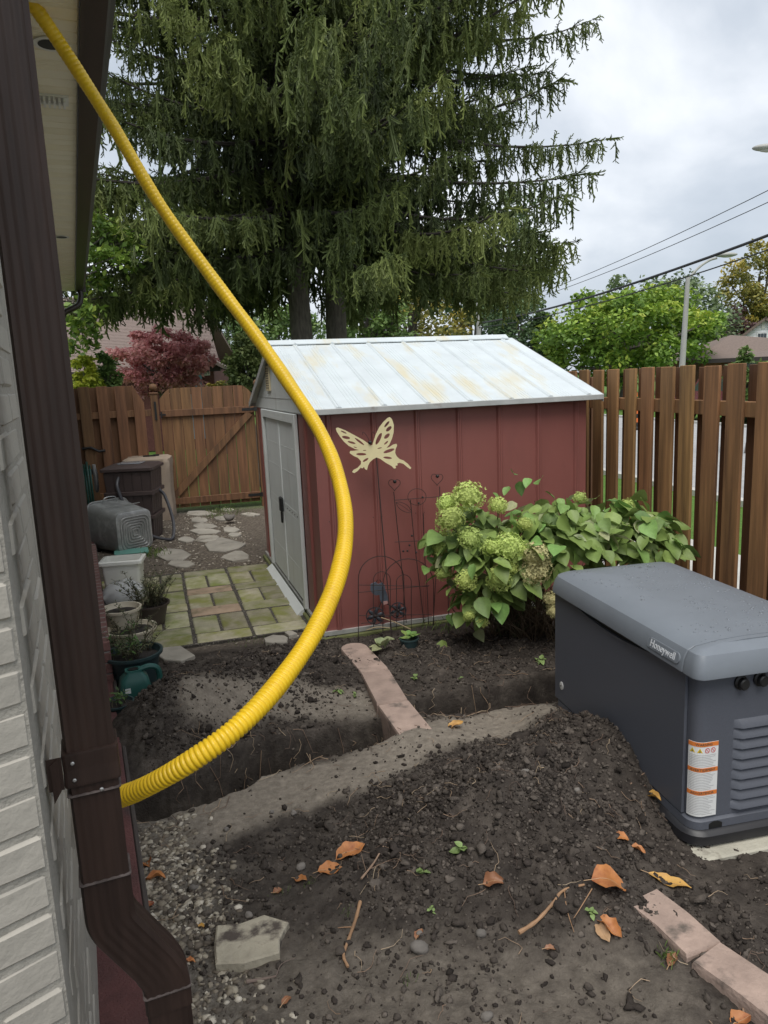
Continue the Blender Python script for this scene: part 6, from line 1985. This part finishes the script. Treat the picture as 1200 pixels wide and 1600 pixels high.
def stick(pxs, r0, r1, mat, label, twigs=(), name='stick'):
    pts = [on(x, y) for x, y in pxs]
    base = pts[len(pts) // 2].copy()
    z_ = [max(q_[2] for q_ in pts)] * len(pts)
    P_ = np.array([(q_[0], q_[1], .6 * q_[2] + .4 * zz_ + r0 * 1.0) for q_, zz_ in zip(pts, z_)]) - base
    c_ = catmull(P_, 6)
    rr = np.linspace(r0, r1, len(c_)) * (1 + .12 * np.sin(np.arange(len(c_)) * 1.7))
    t_ = thing(name, label, 'stick', base)
    ob('bark', tube(c_, rr, 8), mat, t_, True)
    for tw in twigs:
        tp_ = np.array([on(x, y) for x, y in tw]) - base + np.array([0, 0, .008])
        ob('twig', tube(catmull(tp_, 5), np.linspace(r1 * .6, r1 * .25, 5 * (len(tp_) - 1) + 1), 5), mat, t_, True)
stick([(811, 1472), (838, 1452), (862, 1420), (880, 1395), (913, 1385)], .007, .0035, m_stick, 'bare orange brown stick on the soil mound near the edging', [[(882, 1396), (886, 1425), (897, 1460)], [(925, 1392), (905, 1425), (895, 1440)]])
stick([(563, 1412), (556, 1440), (545, 1470), (537, 1495), (544, 1515)], .0062, .0045, m_stick, 'thick pale brown root stub at the bottom centre', [[(552, 1452), (540, 1452), (528, 1453)]])
stick([(385, 1537), (405, 1535), (432, 1528)], .006, .003, M('grey twig', (.16, .12, .10), .9, .2), 'short grey twig beside the pale flagstone', [[(432, 1528), (440, 1510), (462, 1500)]])
stick([(985, 1226), (1003, 1212), (1030, 1204), (1060, 1212)], .003, .0015, m_stk2, 'thin tan twig lying against the generator side')
stick([(565, 1382), (585, 1355), (600, 1325), (612, 1312)], .004, .002, m_stk2, 'forked root tangle on the bare ground', [[(575, 1375), (560, 1320), (555, 1300)], [(600, 1325), (640, 1340), (655, 1330)], [(580, 1360), (615, 1345), (630, 1350)], [(590, 1340), (545, 1325), (530, 1320)], [(560, 1310), (575, 1300), (570, 1285)]])
stick([(1156, 1525), (1158, 1555), (1162, 1590)], .004, .003, m_stk2, 'pale dry stem by the upright leaf at lower right')
m_stone = M('field stone', (.15, .135, .12), .85, .2, 6, bump=.35, bscale=30, rnd=.2)
for k, (x, y, r_q, lb) in enumerate(((653, 1485, 15, 'round brown stone half buried at the bottom centre'), (470, 1357, 9, 'grey stone lying between two orange leaves'), (460, 1272, 7, 'pale pebble on bare soil right of the hose'), (655, 1460, 6, 'small grey pebble behind the round brown stone'),
                                   (354, 1297, 6, 'white pebble left on the bare soil strip'), (900, 1235, 6, 'grey stone on the mound near the generator'), (750, 1461, 9, 'blue grey stone at the lower edge of the crumbs'), (822, 1208, 7, 'pale clod like stone on top of the soil mound'),
                                   (303, 1390, 9, 'grey rounded stone in the gravel'), (390, 1432, 8, 'white flat pebble above the pale flagstone'), (425, 1270, 5, 'tiny pale stone near the trench lip'), (760, 1590, 11, 'brown stone at the bottom edge'), (1000, 1180, 5, 'pebble beside the generator'), (547, 1023, 7, 'whitish stone on the soil by the edging'),
                                   (358, 812, 12, 'round brown rock lying on the flagstone path near the gate'))):
    p_ = on(x, y) if y > 900 else P(x, y, .03)
    s_ = .8 * r_q * np.linalg.norm(p_ - O) / F_PX
    tag(ob('stone', me('stone', *rock(ICO3, 700 + k, (s_ * .9, s_ * .75, s_ * .65), .28), m_stone, 'all'), loc=p_ + np.array([0, 0, s_ * .3])), lb, 'stone', 'loose stones')
# fine roots and straws: nobody could count them
m_rootl = M('fine roots', (.2, .14, .1), .85, .3, 12, attr=[(.07, .05, .04), (.16, .105, .075), (.27, .185, .12), (.36, .28, .19)])
def roots(n, sampler, lmin, lmax, rad, seed, name, wall=False):
    g = np.random.default_rng(seed)
    q_ = sampler
    V, F_, A, o_ = [], [], [], 0
    for k in range(n):
        x, y = q_[k]
        L_ = g.uniform(lmin, lmax); a = g.uniform(0, 6.28)
        pts = []
        for j in range(6):
            pts.append((x, y))
            a += g.normal(0, .55); x += math.cos(a) * L_ / 5; y += math.sin(a) * L_ / 5
        pts = np.array(pts)
        z = hgt(pts[:, 0], pts[:, 1]) + .004
        z = np.maximum(z, z.mean() - .02) + g.uniform(0, .012, 6)
        v, f = tube(np.column_stack([pts, z]), np.linspace(rad, rad * .4, 6), 4, False)
        V.append(v); F_ += [tuple(i_ + o_ for i_ in t_) for t_ in f]; o_ += len(v); A += [g.random()] * len(v)
    m = me(name, np.concatenate(V), F_, m_rootl)
    at = m.attributes.new('v', 'FLOAT', 'POINT'); at.data.foreach_set('value', np.array(A, np.float32))
    tag(ob(name, m), kind='stuff')
roots(420, samp(420, -1.2, 1.4, 1.6, 4.9, lambda x, y: np.clip(mound_density(x, y) + .15, 0, 1)), .03, .13, .0014, 3, 'fine_roots')
roots(70, samp(70, -1.2, 1.1, 2.6, 4.3, lambda x, y: ((trench(x, y) > .12) & (trench(x, y) < .19)).astype(float)), .08, .2, .0020, 4, 'trench_roots')
# hanging roots on the trench walls
g9 = np.random.default_rng(19)
HV, HF, HA, o_ = [], [], [], 0
cand = samp(36, -1.1, 1.1, 2.6, 4.3, lambda x, y: ((trench(x, y) > .105) & (trench(x, y) < .15)).astype(float))
for x, y in cand:
    z = float(hgt(x, y)) + .05
    pts = [(x, y, z)]
    for j in range(5):
        pts.append((pts[-1][0] + g9.normal(0, .012), pts[-1][1] + g9.normal(-.006, .010), pts[-1][2] - g9.uniform(.01, .035)))
    v, f = tube(pts, np.linspace(.0018, .0008, 6), 4, False)
    HV.append(v); HF += [tuple(i_ + o_ for i_ in t_) for t_ in f]; o_ += len(v); HA += [g9.uniform(.4, 1)] * len(v)
m = me('hanging_roots', np.concatenate(HV), HF, m_rootl)
at = m.attributes.new('v', 'FLOAT', 'POINT'); at.data.foreach_set('value', np.array(HA, np.float32))
tag(ob('hanging_roots', m), kind='stuff')
# seedlings and weeds
m_weed = M('weed leaf', (.21, .30, .10), .55, .2, 6, rnd=.2, trans=.25)
wm = [me('leaf', *hleaf(k + 30), m_weed, 'all') for k in range(3)]
for x, y, s_, lb in ((722, 1330, .040, 'torn pale green leaf sprig on the soil mound'), (660, 1368, .022, 'small green weed right of the root tangle'), (674, 1428, .016, 'tiny green sprout above the round stone'), (528, 1082, .030, 'flattened green weed on the bare soil by the edging'),
                   (555, 1090, .028, 'second flattened weed nearer the edging block'), (845, 1035, .045, 'pale weed at the foot of the hydrangea by the generator'), (648, 1062, .03, 'small weed between edging and right trench'), (924, 1432, .018, 'tiny pale green scrap beside the stick'),
                   (718, 1065, .022, 'little weed at the lip of the right trench')):
    p_ = on(x, y)
    t_ = thing('weed', lb, 'weed', p_ + np.array([0, 0, .004]), lg.uniform(0, 6), 'weeds on the soil')
    for k in range(lg.integers(4, 7)):
        o = ob('leaf', random.choice(wm), parent=t_, loc=(lg.normal(0, .004), lg.normal(0, .004), .004 + .003 * k), rz=(lg.normal(0, .3), -.25 + lg.normal(0, .3), k * 1.3 + lg.normal(0, .3)))
        s2 = s_ * lg.uniform(.7, 1.3); o.scale = (s2, s2, s2)
# grass tufts
m_grass = M('grass blade', (.1, .18, .04), .6, .2, 5, attr=[(.07, .11, .03), (.12, .19, .045), (.21, .27, .08)], trans=.2)
def tuft(px, py, n, h, rad, ground=True, seed=0):
    g = np.random.default_rng(seed)
    p_ = on(px, py) if ground else P(px, py)
    V, A = [], []
    for k in range(n):
        b_ = p_ + np.array([g.normal(0, rad), g.normal(0, rad), 0]); b_[2] = max(float(hgt(b_[0], b_[1])), -.02)
        a = g.uniform(0, 6.28); hh_ = h * g.uniform(.5, 1.2)
        d = np.array([math.cos(a), math.sin(a), 0]) * hh_ * g.uniform(.2, .7); s_ = np.array([-math.sin(a), math.cos(a), 0]) * h * .03
        V += [b_ - s_, b_ + s_, b_ + d * .5 + s_ * .7 + np.array([0, 0, hh_ * .7]), b_ + d + np.array([0, 0, hh_ * .9])]
        A += [g.random()] * 4
    return np.array(V), np.array(A)
TV, TA = [], []
for k, (x, y, n, h, rad, gr) in enumerate(((235, 865, 160, .07, .10, 0), (350, 797, 220, .06, .12, 0), (340, 805, 120, .05, .1, 0), (375, 800, 60, .05, .1, 0), (1040, 1498, 50, .03, .015, 1), (485, 1380, 40, .012, .018, 1), (440, 1395, 40, .012, .02, 1), (545, 1425, 30, .012, .015, 1), (640, 1533, 14, .025, .01, 1),
                                         (400, 1000, 60, .03, .08, 0), (262, 1010, 30, .03, .05, 0), (690, 985, 60, .06, .1, 1))):
    v, a = tuft(x, y, n, h, rad, gr, k); TV.append(v); TA.append(a)
TV = np.concatenate(TV); TA = np.concatenate(TA)
tag(ob('grass_tufts', vmesh('grass_tufts', TV, np.arange(len(TV)).reshape(-1, 4), TA, m_grass)), kind='stuff')
